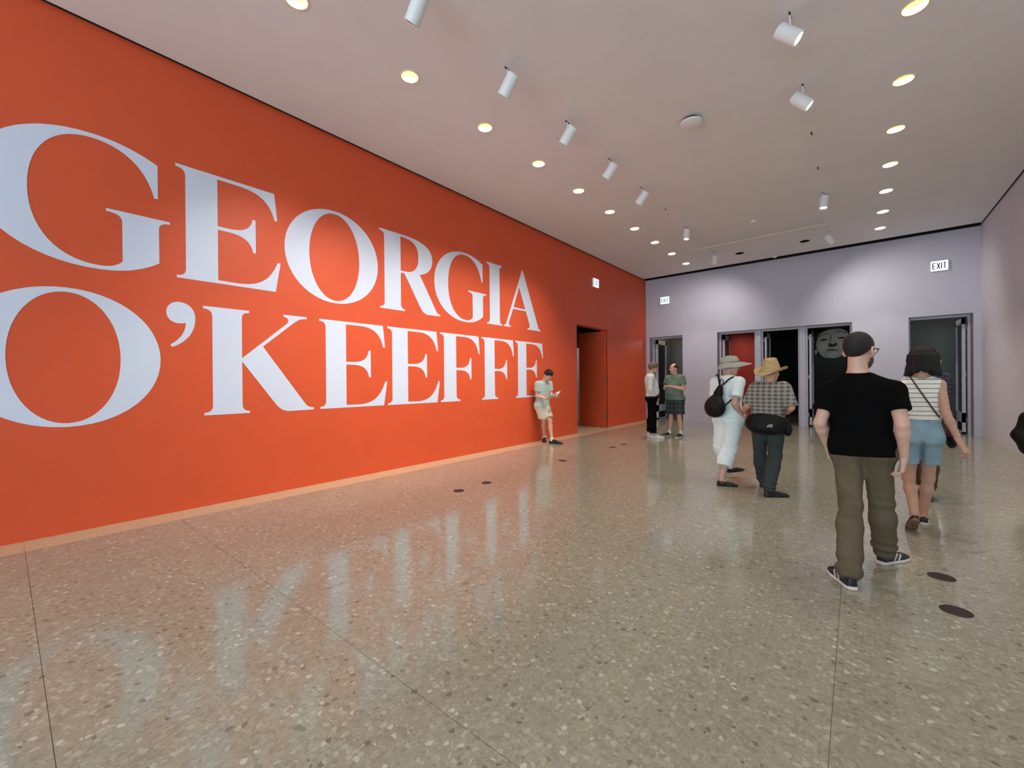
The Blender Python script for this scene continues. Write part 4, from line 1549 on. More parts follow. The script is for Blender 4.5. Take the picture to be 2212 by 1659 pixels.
make_person(B, 'man walking away in black T-shirt and olive trousers, nearest the viewer', {
    'l': dict(d=(0.1, 0.45, -0.9), n=(0.9, -0.1, 0.1), s=(0.1, 0.9, 0.4), curl=0.4), 'r': dict(d=(-0.05, 0.12, -1), n=(-0.9, 0.2, 0), s=(0.1, 0.9, 0.1), curl=0.62)}, 0.0075, 0.0042, SK1, 1.06)
lo, hi = torso_bounds(B)
wear(B, 'tee_shirt', shirt_fn(B, 0.018, -0.13, 0.60, 0.018, 0.034, 0.006, 18, 0.002, 0.004), M['tee_black'], lo, hi, 0.0075)
lo, hi = leg_bounds(B)
bfn = legs_fn(B, 0.10, 0.008, 0.010, 0.018, 0.038, -0.05, None, 0.0065, 20, 0.009)
o = wear(B, 'trousers', bfn, M['khaki'], lo, hi, 0.0075)
pocket_pair(B, bfn, M['khaki'], o, t=-0.24, hgt=0.065)
add_hair(B, 'crop', M['hair_crop'], 1.06, 0.0045)


def beard(p):
    q = B.face.loc(p) / 1.06
    d = ell(q, V3(0, 0.034, -0.062), I3, (0.062, 0.066, 0.060))
    d = smin(d, ell(q, V3(0, 0.060, -0.095), I3, (0.036, 0.034, 0.030)), 0.02) + 0.002 * waves(q, 160)
    d = np.maximum(d, q[:, 2] + 0.030 + 0.6 * np.clip(q[:, 1] - 0.07, 0, 1) * 0)
    d = np.maximum(d, -rc(q, V3(-0.02, 0.10, -0.06), V3(0.02, 0.10, -0.06), 0.014, 0.014))
    return np.maximum(d, 0.012 - q[:, 1]) * 1.06


wear(B, 'beard', beard, M['beard'], B.face.o - 0.18, B.face.o + 0.14, 0.005)
glasses(B, M['black_metal'], 1.06)
shoe(B, 'l', M['shoe_navy'], M['sole_white'], 0.30, stripes=(0.11, 0.15))
shoe(B, 'r', M['shoe_navy'], M['sole_white'], 0.30, stripes=(0.11, 0.15))

# ---------------------------------------------------------------- woman in the striped top
J = dict(hc=av(1990, 5.35, 0.865), nb=av(1989, 5.36, 1.385), head=av(1994, 5.38, 1.535), ls=av(1951, 5.36, 1.335), rs=av(2029, 5.34, 1.330),
         le=av(1938, 5.30, 1.06), re=av(2044, 5.26, 1.065), lw=av(1944, 5.42, 0.84), rw=av(2075, 5.22, 0.815),
         lh=av(1970, 5.35, 0.83), rh=av(2009, 5.35, 0.83), lk=av(1962, 5.40, 0.45), rk=av(2004, 5.46, 0.46), la=av(1974, 5.13, 0.185), ra=av(1992, 5.58, 0.09))
J['lf'], J['rf'] = av(1977, 5.07, 0.135), fl(1996, 1134)
J['ld'], J['rd'] = V3(-0.10, 0.75, -0.58), V3(0.05, 1, 0)
J['lt'] = J['lf'] + nrm(J['ld']) * 0.2
J['rt'] = J['rf'] + nrm(J['rd']) * 0.22 + V3(0, 0, 0.03)
J['ra'] = J['rf'] + V3(0, 0.05, 0.095)
S2 = Fig(J, 'f', girth=0.87, k=0.96, face=(0.10, 1, -0.05), arm=0.80, leg=0.95)
SK2 = skin_mats('tan', (188, 151, 129), (26, 20, 18))
make_person(S2, 'woman with dark bob in striped sleeveless top and denim shorts, walking beside man in black', {
    'l': dict(d=(0.0, 0.3, -0.9), n=(0.9, 0, 0.1), s=(0.1, 0.9, 0.4), curl=0.5), 'r': dict(d=(0.45, -0.1, -0.85), n=(-0.8, 0.5, -0.35), s=(0.3, 0.9, 0.1), curl=0.75)}, 0.0085, 0.005, SK2, 0.97)
lo, hi = torso_bounds(S2, 0.2)
wear(S2, 'striped_top', shirt_fn(S2, 0.016, 0.25, 0.3, 0.012, 0.015, 0.0035, 24, 0.012, -0.004, sleeveless=True), M['stripe_top'], lo, hi, 0.0085)
lo, hi = leg_bounds(S2)
sfn = legs_fn(S2, 0.29, 0.010, 0.006, 0.018, 0.03, 0, 0.60, 0.004, 22, crease=0.024, kk=0.03)
o = wear(S2, 'denim_shorts', sfn, M['denim'], lo, hi, 0.0085)
pocket_pair(S2, sfn, M['denim'], o, t=-0.04)
waist_band(S2, sfn, M['denim'], o, 0.22, 0.29, off=0.003)
add_hair(S2, 'bob', M['hair_black'], 1.0, 0.006)
shoe(S2, 'r', M['shoe_black'], M['sole_white'], 0.25, h=0.007)
sol = shoe(S2, 'l', M['shoe_black'], M['sole_tan'], 0.25, up=(0, 0.6, 0.75), h=0.007)

# ---------------------------------------------------------------- man in the straw hat
J = dict(hc=av(1657, 5.95, 0.845), nb=av(1663, 5.97, 1.335), head=av(1667, 6.02, 1.475), ls=av(1634, 5.96, 1.285), rs=av(1693, 5.94, 1.285),
         le=av(1615, 5.93, 1.065), re=av(1709, 5.90, 1.055), lw=av(1607, 6.12, 0.975), rw=av(1700, 6.14, 0.98),
         lh=av(1641, 5.95, 0.80), rh=av(1675, 5.95, 0.80), lk=av(1642, 6.08, 0.44), rk=av(1672, 5.93, 0.44), la=av(1649, 6.16, 0.11), ra=av(1667, 5.84, 0.09))
J['lf'], J['rf'] = fl(1645, 1052), fl(1652, 1073)
J['ld'], J['rd'] = V3(0.15, 1, 0), V3(0.8, 0.6, 0)
for s_ in 'lr':
    J[s_ + 't'] = J[s_ + 'f'] + nrm(J[s_ + 'd']) * 0.22 + V3(0, 0, 0.03)
    J[s_ + 'a'] = J[s_ + 'f'] + nrm(J[s_ + 'd']) * 0.05 + V3(0, 0, 0.10)
H2 = Fig(J, 'm', girth=1.04, k=0.95, face=(0.35, 0.93, -0.1))
SK3 = skin_mats('ruddy', (206, 158, 136), (150, 146, 138))
make_person(H2, 'man in straw hat, grey checked shirt and slate trousers, walking away', {
    'l': dict(d=(-0.3, 0.8, -0.3), n=(0.8, 0, -0.2), s=(0.2, 0.3, 0.9), curl=0.7), 'r': dict(d=(-0.5, 0.8, -0.1), n=(-0.8, -0.4, 0), s=(0, 0.2, 0.9), curl=0.6)}, 0.009, 0.0055, SK3, 0.98)
lo, hi = arms_bounds(H2, 0.16)
wear(H2, 'checked_shirt', shirt_fn(H2, 0.016, 0.06, 0.97, 0.026, 0.034, 0.005, 20, 0.004, 0.02), M['plaid_grey'], lo, hi, 0.009)
lo, hi = leg_bounds(H2)
wear(H2, 'trousers', legs_fn(H2, 0.20, 0.010, 0.012, 0.024, 0.034, -0.05, None, 0.005, 20, 0.008), M['trouser_slate'], lo, hi, 0.009)
add_hair(H2, 'grey', M['hair_grey'], 0.98)
shoe(H2, 'l', M['shoe_black'], M['sole_dark'], 0.27, h=0.007)
shoe(H2, 'r', M['shoe_black'], M['sole_dark'], 0.27, h=0.007)
HF = Frame(H2.face.o, (0.45, 0.89, 0.2), (0.03, -0.20, 1))


def straw_hat(a, v):
    # v 0 crown top centre .. 0.55 crown foot .. 1 brim edge
    ca, sa = math.cos(a), math.sin(a)                # ca: to the wearer's right, sa: front
    if v < 0.22:
        r, z = v / 0.22 * 0.062, 0.176 - 0.030 * (1 - v / 0.22) ** 1.0
        z -= 0.004 * (v / 0.22)
    elif v < 0.56:
        t = (v - 0.22) / 0.34
        r, z = 0.062 + 0.040 * t ** 0.8, 0.172 - 0.150 * t
        z += 0.004 * math.sin(t * math.pi)
    else:
        t = (v - 0.56) / 0.44
        r, z = 0.102 + 0.078 * t, 0.022 - 0.004 * t
        z += 0.060 * (abs(ca) ** 2) * t ** 1.8 * (1.1 if ca > 0 else 0.6) - 0.022 * (abs(sa) ** 2) * t
    pinch = max(0.0, 1 - abs(v - 0.2) / 0.25)
    x, y = r * ca * 0.95, r * sa * 1.12
    x *= 1 - 0.28 * pinch * max(0, sa) ** 2
    return HF.w(x, y - 0.012, z)


o = link('straw_hat', grid_mesh('straw_hat', straw_hat, 56, 44, H2.base), M['straw'], H2.root, smooth=True)
md = o.modifiers.new('thickness', 'SOLIDIFY')
md.thickness = 0.005
band_pts = [HF.w(0.0985 * math.cos(a) * 0.96, 0.0985 * math.sin(a) * 1.13 - 0.012, 0.038) for a in np.linspace(0, 2 * math.pi, 25)[:-1]]
tube_obj('hat_band', band_pts, 0.006, M['straw'], o, H2.base, cyclic=True)


def on_back(fig, t, x, off=0.0):
    """point on the back of the torso at height t, x metres to the wearer's right"""
    P_ = fig.prof
    w = np.interp(t, P_[:, 0], P_[:, 1]) * fig.g * fig.k + off
    d = np.interp(t, P_[:, 0], P_[:, 3]) * fig.g * fig.k + off
    y = d * max(0.0, 1 - (min(abs(x) / w, 0.999)) ** 2.5) ** 0.4
    return fig.tpt(t) + fig.Rv * x - fig.F * y


def item(name, fig, label, cat, group=None):
    o = empty(name, fig.base)
    tag(o, label, cat, group)
    return o


# black hip bag on the man in the straw hat
bag = item('hip_bag', H2, 'wide black hip bag strapped on the man in the straw hat', 'bag')


def hip_pouch(p):
    d = p - H2.tpt(0.02)
    x, y, z = d @ H2.Rv, d @ H2.F, d @ H2.A
    e = H2.loft(p, 0.066, tmin=-0.5, tmax=1) + 0.10 * np.clip(y + 0.02, 0, 1) + 0.004 * waves(p, 22)
    hgt = 0.132 * np.sqrt(np.clip(1 - (np.abs(x) / 0.250) ** 3.2, 0.02, 1))
    e = smax(e, np.abs(z + 0.01) - hgt, 0.06)
    e = smax(e, y - 0.02, 0.03)
    return np.maximum(e, -H2.loft(p, 0.034, tmin=-0.6, tmax=1.2))


lo, hi = bounds([H2.tpt(-0.5) + V3(-0.36, -0.36, 0), H2.tpt(0.4) + V3(0.36, 0.3, 0)], 0.02)
wear(H2, 'pouch', hip_pouch, M['nylon'], lo, hi, 0.009, bag)


def hip_belt(p):
    z = (p - H2.tpt(0.02)) @ H2.A
    return np.maximum(np.maximum(H2.loft(p, 0.046, tmin=-0.5, tmax=1), -H2.loft(p, 0.034, tmin=-0.6, tmax=1.2)), np.abs(z) - 0.024)


wear(H2, 'belt', hip_belt, M['nylon'], lo, hi, 0.008, bag)
c_ = H2.tpt(-0.10) + H2.Rv * 0.225 - H2.F * 0.05
wear(H2, 'side_pouch', lambda p: ell(p, c_, np.stack([H2.Rv, H2.F, H2.A]), (0.042, 0.055, 0.075)) + 0.003 * waves(p, 30), M['nylon'], c_ - 0.12, c_ + 0.12, 0.008, bag)


# printed mark on the bag: three nested arcs cut off square, like a quarter dome
def mark(p):
    q = p - (H2.tpt(-0.06) + H2.Rv * 0.055)
    x, z = q @ H2.Rv, q @ H2.A
    sh = np.abs(hip_pouch(p)) - 0.004
    m_ = None
    for r0, r1 in ((0.046, 0.058), (0.026, 0.038), (0.0, 0.018)):
        r = np.sqrt(((x - 0.03)) ** 2 + (z * 1.5) ** 2)
        v = np.maximum(np.maximum(np.maximum(r - r1, r0 - r), x - 0.028), -z)
        m_ = v if m_ is None else np.minimum(m_, v)
    return np.maximum(sh, m_)


mc = H2.tpt(-0.04) + H2.Rv * 0.055 - H2.F * 0.2
wear(H2, 'printed_mark', mark, M['logo'], mc - V3(0.08, 0.12, 0.06), mc + V3(0.08, 0.12, 0.06), 0.004, bag)

# ---------------------------------------------------------------- woman in white with the sun hat
fw1 = nrm(V3(0.42, 0.9, 0))
rv1 = V3(fw1[1], -fw1[0], 0)
J = dict(hc=av(1574, 6.20, 0.895), nb=av(1572, 6.22, 1.425), head=av(1580, 6.26, 1.565))
J['ls'] = J['nb'] - rv1 * 0.175 - V3(0, 0, 0.065)
J['rs'] = J['nb'] + rv1 * 0.165 - V3(0, 0, 0.07)
J.update(le=J['ls'] - rv1 * 0.05 + fw1 * 0.03 - V3(0, 0, 0.27), re=av(1587, 6.02, 1.075), rw=av(1603, 6.12, 0.915))
J['lw'] = J['le'] + fw1 * 0.22 + rv1 * 0.06 + V3(0, 0, -0.02)
J.update(lh=J['hc'] - rv1 * 0.085 - V3(0, 0, 0.03), rh=J['hc'] + rv1 * 0.09 - V3(0, 0, 0.03), lk=av(1557, 6.30, 0.47), rk=av(1574, 6.16, 0.46), la=av(1577, 6.52, 0.16), ra=av(1562, 6.12, 0.09))
J['lf'], J['rf'] = av(1571, 6.50, 0.075), fl(1549, 1049)
J['ld'], J['rd'] = V3(0.7, 0.7, 0.1), V3(0.92, 0.4, 0)
J['ra'] = J['rf'] + nrm(J['rd']) * 0.06 + V3(0, 0, 0.09)
J['la'] = J['lf'] + nrm(J['ld']) * 0.05 + V3(0, 0, 0.09)
for s_ in 'lr':
    J[s_ + 't'] = J[s_ + 'f'] + nrm(J[s_ + 'd']) * 0.2 + V3(0, 0, 0.03)
W1 = Fig(J, 'f', girth=1.06, k=0.98, fwd=fw1, face=(0.86, 0.5, -0.12))
SK4 = skin_mats('aged', (196, 160, 142), (150, 146, 138))
make_person(W1, 'woman in white short sleeved outfit and grey sun hat, walking away', {
    'l': dict(d=(0.5, 0.8, 0), n=(0.5, -0.4, -0.3), s=(0, 0, 1), curl=0.5), 'r': dict(d=(0.45, 0.5, -0.6), n=(-0.5, 0.3, -0.4), s=(0, 0.5, 0.7), curl=0.6)}, 0.009, 0.0055, SK4, 0.98)
lo, hi = torso_bounds(W1, 0.16)
wear(W1, 'blouse', shirt_fn(W1, 0.022, -0.04, 0.70, 0.020, 0.034, 0.005, 20, 0.006, 0.012), M['white_cotton'], lo, hi, 0.009)
lo, hi = leg_bounds(W1)
wear(W1, 'cropped_trousers', legs_fn(W1, 0.10, 0.014, 0.024, 0.042, 0.054, 0.175, None, 0.008, 20, 0.010), M['white_cotton'], lo, hi, 0.009)
add_hair(W1, 'grey', M['hair_grey'], 0.99)
W1F = Frame(W1.face.o, (0.90, 0.40, 0.05), (0.0, 0.0, 1))


def sun_hat(a, v):
    ca, sa = math.cos(a), math.sin(a)
    if v < 0.25:
        r, z = v / 0.25 * 0.072, 0.142 - 0.010 * (v / 0.25) ** 2
    elif v < 0.55:
        t = (v - 0.25) / 0.30
        r, z = 0.072 + 0.036 * t ** 0.6, 0.132 - 0.078 * t
    else:
        t = (v - 0.55) / 0.45
        fr_ = max(0.0, sa)
        r = 0.108 + t * (0.036 + 0.115 * fr_ ** 2.2) * 0.92
        z = 0.054 - t * (0.075 - 0.040 * fr_ ** 2)
    z += 0.003 * math.sin(5 * a + 9 * v) + 0.004 * math.sin(3 * a + 2)
    return W1F.w(r * ca * 0.92, r * sa * 1.10 - 0.012, z)


o = link('sun_hat', grid_mesh('sun_hat', sun_hat, 56, 40, W1.base), M['canvas'], W1.root, smooth=True)
md = o.modifiers.new('thickness', 'SOLIDIFY')
md.thickness = 0.006
tube_obj('hat_cord', [W1F.w(0.111 * math.cos(a) * 0.92, 0.111 * math.sin(a) * 1.10 - 0.012, 0.060 + 0.006 * math.sin(a)) for a in np.linspace(0, 2 * math.pi, 25)[:-1]], 0.005, M['cord'], o, W1.base, cyclic=True)


def sandal(fig, side, L=0.245):
    """open shoe: sole, broad front strap, heel strap"""
    s = L / 0.285
    f = nrm(fig.J[side + 'd'])
    fr = Frame(fig.J[side + 'f'], f, (0, 0, 1))

    def sole(p):
        q = fr.loc(p) / s
        y = q[:, 1]
        w = np.interp(y, [0.0, 0.03, 0.10, 0.19, 0.25, 0.285], [0.022, 0.036, 0.036, 0.048, 0.040, 0.022])
        e = np.maximum(np.abs(q[:, 0]) - w, np.maximum(-0.004 - y, y - 0.287))
        return np.maximum(e, np.maximum(-q[:, 2], q[:, 2] - 0.030)) * s

    def front(p):
        q = fr.loc(p) / s
        y = q[:, 1]
        w = np.interp(y, [0.10, 0.19, 0.26], [0.038, 0.047, 0.034])
        top = np.interp(y, [0.10, 0.16, 0.26], [0.100, 0.072, 0.046])
        e = (((np.abs(q[:, 0]) / w) ** 2.5 + (np.maximum(q[:, 2] - 0.02, 0) / (top - 0.02)) ** 2.5) ** 0.4 - 1) * 0.03
        return np.maximum(np.maximum(e, np.maximum(0.125 - y, y - 0.24)), 0.02 - q[:, 2]) * s

    def strap(p):
        q = fr.loc(p) / s
        r = np.sqrt((q[:, 0] / 0.9) ** 2 + ((q[:, 1] - 0.045)) ** 2)
        e = np.abs(r - 0.043) - 0.005
        zz = 0.062 + (q[:, 1] - 0.04) * 0.35
        e = np.maximum(e, np.abs(q[:, 2] - zz) - 0.013)
        side_ = np.maximum(np.abs(np.abs(q[:, 0]) - 0.040) - 0.005, np.maximum(np.abs(q[:, 1] - 0.095) - 0.012 - (0.09 - q[:, 2]) * 0.3, np.maximum(0.02 - q[:, 2], q[:, 2] - 0.075)))
        return np.minimum(e, side_) * s
    pts = [fr.w(x * s, y * s, z * s) for x in (-0.07, 0.07) for y in (-0.03, 0.32) for z in (-0.02, 0.13)]
    lo, hi = bounds(pts, 0.01)
    o = wear(fig, 'sandal', front, M['shoe_black'], lo, hi, 0.007)
    wear(fig, 'sole', sole, M['sole_dark'], lo, hi, 0.007, o)
    wear(fig, 'heel_strap', strap, M['shoe_black'], lo, hi, 0.005, o)
    return o


sandal(W1, 'l')
sandal(W1, 'r')

# black drawstring backpack of the woman in white
bk = item('backpack', W1, 'black teardrop backpack on the back of the woman in white', 'backpack')
bc = at(1544, 880, 5.97)
bt = at(1556, 836, 6.03)


def pack(p):
    d = ell(p, bc, np.stack([rv1, fw1, V3(0, 0, 1)]), (0.142, 0.095, 0.135))
    d = smin(d, rc(p, bc + V3(0, 0, 0.02), bt, 0.10, 0.026), 0.05)
    return d + 0.0045 * waves(p, 26)


lo, hi = bounds([bc - 0.19, bc + 0.19, bt + V3(0, 0, 0.06)], 0.02)
wear(W1, 'pack_body', pack, M['nylon'], lo, hi, 0.008, bk)


def flap(p):
    d = pack(p) - 0.008
    e = plane(p, at(1552, 852, 6.0), V3(0.3, 0, 1)) * -1
    return np.maximum(np.maximum(d, e), -(pack(p) - 0.001)) + 0.002 * waves(p, 60)


wear(W1, 'flap', flap, M['nylon'], lo, hi, 0.007, bk)
tube_obj('drawstring_collar', [bt + V3(0, 0, 0.0), bt + V3(-0.012, 0, 0.05), at(1552, 812, 6.10)], 0.013, M['nylon'], bk, W1.base)
tube_obj('carry_loop', [bt, at(1555, 823, 6.02), at(1559, 818, 6.02), at(1563, 823, 6.02), at(1562, 832, 6.03)], 0.005, M['nylon'], bk, W1.base)
tube_obj('shoulder_strap', [bt, at(1564, 829, 6.03), at(1575, 818, 6.06), at(1587, 812.5, 6.12), at(1590, 816, 6.24)], 0.009, M['nylon'], bk, W1.base)
tube_obj('shoulder_strap', [at(1552, 812, 6.10), at(1550, 806, 6.2), at(1547, 812, 6.34)], 0.009, M['nylon'], bk, W1.base)
tube_obj('lower_strap', [at(1560, 880, 5.98), at(1568, 874, 6.02), at(1577, 866, 6.05), at(1584, 858, 6.12)], 0.009, M['nylon'], bk, W1.base)

# shoulder bag of the woman in the striped top: strap across her back
cb = item('crossbody_bag', S2, 'small dark shoulder bag on burgundy strap across the striped top', 'bag')
sp_pts = []
for px_, py_ in ((1961, 806), (1972, 823), (1985, 841), (1998, 859), (2010, 876), (2022, 892), (2029, 901)):
    d_ = ray(px_, py_)
    qs_ = EYE + d_ * (np.arange(5.0, 5.5, 0.004) / d_[1])[:, None]
    v_ = shirt_fn(S2, 0.014, -0.2, 0.3, 0.012, 0.015, 0.0, 24, 0.0, -0.004)(qs_)
    hit = np.nonzero(v_ < 0.008)[0]
    sp_pts.append(qs_[hit[0] if len(hit) else int(np.argmin(v_))])
sp_pts = [sp_pts[0] + V3(-0.005, 0.05, 0.005)] + sp_pts + [sp_pts[-1] + V3(0.03, 0.08, -0.05)]
tube_obj('strap', sp_pts, 0.0065, M['leather_red'], cb, S2.base)
cc = S2.tpt(0.0) + V3(0.205, 0.10, -0.02)
wear(S2, 'bag_pouch', lambda p: np.maximum(ell(p, cc, I3, (0.045, 0.10, 0.10)), -1) + 0.002 * waves(p, 30), M['nylon'], cc - 0.16, cc + 0.16, 0.009, cb)
wear(S2, 'bag_flap', lambda p: np.maximum(ell(p, cc, I3, (0.050, 0.105, 0.105)), cc[2] - p[:, 2] + 0.01), M['leather_red'], cc - 0.16, cc + 0.16, 0.009, cb)

# ---------------------------------------------------------------- person ahead of the striped woman
J = dict(hc=av(2010, 6.75, 0.92), nb=av(2012, 6.77, 1.44), head=av(2010, 6.8, 1.585), ls=av(1988, 6.76, 1.385), rs=av(2035, 6.75, 1.375), le=av(1983, 6.8, 1.12), re=av(2042, 6.70, 1.10), lw=av(1990, 6.95, 0.9), rw=av(2040, 6.85, 0.88),
         lh=av(1998, 6.75, 0.88), rh=av(2017, 6.75, 0.88), lk=av(1994, 6.85, 0.48), rk=av(2007, 6.70, 0.48), la=av(1993, 6.9, 0.1), ra=av(2003, 6.6, 0.1))
for s_ in 'lr':
    J[s_ + 'f'] = J[s_ + 'a'] * V3(1, 1, 0) - V3(0, 0.05, 0)
    J[s_ + 'd'] = V3(0.05, 1, 0)
    J[s_ + 't'] = J[s_ + 'f'] + V3(0.01, 0.22, 0.03)
P8 = Fig(J, 'm', girth=0.92, k=0.96)
make_person(P8, 'person in dark checked shirt almost hidden by the woman in stripes', {
    'l': dict(d=(0, 0.3, -0.9), n=(0.9, 0, 0), s=(0, 0.9, 0.3), curl=0.5), 'r': dict(d=(0, 0.3, -0.9), n=(-0.9, 0, 0), s=(0, 0.9, 0.3), curl=0.5)}, 0.013, 0.008, SK3)
lo, hi = arms_bounds(P8)
wear(P8, 'checked_shirt', shirt_fn(P8, 0.02, -0.1, 0.9, 0.02, 0.02, 0.004, 20, long=True), M['plaid_navy'], lo, hi, 0.012)
lo, hi = leg_bounds(P8)
wear(P8, 'trousers', legs_fn(P8, 0.12, 0.012, 0.014, 0.026, 0.036, 0.03), M['brown_cloth'], lo, hi, 0.012)
add_hair(P8, 'short', M['hair_dark'], 1.0, 0.009)
shoe(P8, 'l', M['shoe_black'], M['sole_dark'], 0.28, h=0.01)
shoe(P8, 'r', M['shoe_black'], M['sole_dark'], 0.28, h=0.01)

# ---------------------------------------------------------------- man in the white shirt
F4 = nrm(V3(0.86, 0.42, 0))
R4 = V3(F4[1], -F4[0], 0)
o4 = av(1408, 10.08, 0)
Z = V3(0, 0, 1)
J = dict(hc=o4 + Z * 0.985, nb=o4 + Z * 1.535 - F4 * 0.03, head=o4 + Z * 1.70 + F4 * 0.05)
J['ls'], J['rs'] = J['nb'] - R4 * 0.185 - Z * 0.06, J['nb'] + R4 * 0.185 - Z * 0.06
J['le'], J['re'] = J['ls'] - Z * 0.29 - F4 * 0.03 - R4 * 0.04, J['rs'] - Z * 0.29 - F4 * 0.01 + R4 * 0.04
J['lw'], J['rw'] = J['hc'] - R4 * 0.20 + F4 * 0.10 + Z * 0.01, J['hc'] + R4 * 0.15 + F4 * 0.05 + Z * 0.02
J['lh'], J['rh'] = J['hc'] - R4 * 0.085 - Z * 0.03, J['hc'] + R4 * 0.085 - Z * 0.03
J['lk'], J['rk'] = o4 - R4 * 0.11 + Z * 0.52, o4 + R4 * 0.10 + Z * 0.52 + F4 * 0.02
J['lf'], J['rf'] = o4 - R4 * 0.12 - F4 * 0.10, o4 + R4 * 0.12 - F4 * 0.04
J['ld'], J['rd'] = F4, nrm(F4 + R4 * 0.15)
for s_ in 'lr':
    J[s_ + 'a'] = J[s_ + 'f'] + J[s_ + 'd'] * 0.06 + Z * 0.10
    J[s_ + 't'] = J[s_ + 'f'] + J[s_ + 'd'] * 0.22 + Z * 0.03
pb = [list(r) for r in PROF['m']]
for r in pb:
    r[2] += {0.22: 0.055, 0.5: 0.04, 0.0: 0.03}.get(r[0], 0.0)
W4 = Fig(J, 'm', girth=1.0, k=1.03, prof=pb, fwd=F4, face=nrm(F4 + V3(0, 0, -0.08)))
make_person(W4, 'man in white long sleeved shirt and black trousers standing near the red corner', {
    'l': dict(d=(0.3, 0.3, -0.9), n=R4, s=F4, curl=0.4), 'r': dict(d=(0.1, 0.0, -1), n=-R4, s=F4, curl=0.4)}, 0.011, 0.0065, SK3, 1.0)
lo, hi = arms_bounds(W4)
wear(W4, 'shirt', shirt_fn(W4, 0.018, -0.02, 0.9, 0.020, 0.018, 0.006, 20, long=True, hemflare=0.0), M['white_shirt'], lo, hi, 0.010)
lo, hi = leg_bounds(W4)
wfn = legs_fn(W4, 0.06, 0.022, 0.014, 0.026, 0.040, 0.025)
o = wear(W4, 'trousers', wfn, M['trouser_black'], lo, hi, 0.010)
waist_band(W4, wfn, M['shoe_black'], o, -0.005, 0.06, 0.008, 'belt', 0.006)
add_hair(W4, 'full', M['hair_brown'], 1.0, 0.007)
glasses(W4, M['black_metal'])
shoe(W4, 'l', M['shoe_pale'], M['sole_white'], 0.31, h=0.008)
shoe(W4, 'r', M['shoe_pale'], M['sole_white'], 0.31, h=0.008)

# ---------------------------------------------------------------- man in the green shirt
F5 = nrm(V3(-0.28, -0.95, 0))
R5 = V3(F5[1], -F5[0], 0)
o5 = av(1459, 10.62, 0)
J = dict(hc=o5 + Z * 0.945, nb=o5 + Z * 1.515 + F5 * 0.01, head=o5 + Z * 1.675 + F5 * 0.05)
J['ls'], J['rs'] = J['nb'] - R5 * 0.19 - Z * 0.065, J['nb'] + R5 * 0.19 - Z * 0.065
J['le'], J['re'] = J['ls'] - Z * 0.27 - R5 * 0.07 + F5 * 0.02, J['rs'] - Z * 0.26 + R5 * 0.05 + F5 * 0.06
J['lw'], J['rw'] = J['nb'] - R5 * 0.05 + F5 * 0.25 - Z * 0.27, J['nb'] + R5 * 0.10 + F5 * 0.26 - Z * 0.30
J['lh'], J['rh'] = J['hc'] - R5 * 0.09 - Z * 0.03, J['hc'] + R5 * 0.09 - Z * 0.03
J['lk'], J['rk'] = o5 - R5 * 0.125 + Z * 0.50 + F5 * 0.03, o5 + R5 * 0.105 + Z * 0.50 + F5 * 0.03
J['lf'], J['rf'] = o5 - R5 * 0.14 - F5 * 0.06, o5 + R5 * 0.125 - F5 * 0.02
J['ld'], J['rd'] = nrm(F5 - R5 * 0.12), nrm(F5 + R5 * 0.30)
for s_ in 'lr':
    J[s_ + 'a'] = J[s_ + 'f'] + J[s_ + 'd'] * 0.06 + Z * 0.10
    J[s_ + 't'] = J[s_ + 'f'] + J[s_ + 'd'] * 0.22 + Z * 0.03
pb5 = [list(r) for r in PROF['m']]
for r in pb5:
    r[2] += {0.22: 0.045, 0.5: 0.03}.get(r[0], 0.0)
G5 = Fig(J, 'm', girth=1.04, k=1.03, prof=pb5, fwd=F5, face=nrm(F5 + V3(-0.45, 0, -0.05)))
SK5 = skin_mats('pink', (222, 172, 146), (70, 50, 38))
rw5, lw5 = J['rw'], J['lw']
make_person(G5, 'man in green shirt and dark checked shorts looking towards the man in white', {
    'l': dict(d=R5 * 0.8 + F5 * 0.4, n=(0, 0, 1), s=F5, curl=0.45), 'r': dict(d=F5 * 0.5 - R5 * 0.7 + Z * 0.3, n=(0, 0, 1), s=(0, 0, 1), curl=0.7)}, 0.010, 0.0062, SK5, 1.02)
lo, hi = torso_bounds(G5, 0.2)
wear(G5, 'polo_shirt', shirt_fn(G5, 0.024, -0.06, 0.62, 0.022, 0.036, 0.006, 20, 0.010, 0.034), M['green_shirt'], lo, hi, 0.010)
lo, hi = leg_bounds(G5)
wear(G5, 'checked_shorts', legs_fn(G5, 0.08, 0.016, 0.046, 0.062, 0.03, 0, 0.88, 0.005), M['plaid_blue'], lo, hi, 0.010)
add_hair(G5, 'thin', M['hair_dark'], 1.02, 0.006)
for s_ in 'lr':
    shoe(G5, s_, M['shoe_black'], M['sole_white'], 0.30, h=0.008)
    a_ = J[s_ + 'a']
    wear(G5, 'sock', lambda p, a_=a_: np.maximum(rc(p, a_ - Z * 0.03, a_ + Z * 0.055, 0.046, 0.044), p[:, 2] - a_[2] - 0.055), M['sock'], a_ - 0.1, a_ + 0.1, 0.008)
pc = (rw5 + lw5) / 2 + F5 * 0.07 + R5 * 0.03 + Z * 0.065
ph = item('phone', G5, 'black phone held by the man in the green shirt', 'phone')
pm = boxes_mesh('phone_body', [((-0.075, -0.037, -0.005), (0.075, 0.037, 0.005))], 0.003)
o = link('phone_body', pm, M['phone'], ph, pc - G5.base)
o.rotation_euler = (math.radians(28), 0, math.atan2(R5[1], R5[0]))
pm2 = boxes_mesh('screen', [((-0.068, -0.033, 0.005), (0.068, 0.033, 0.006))])
link('screen', pm2, M['glass_dark'], o)

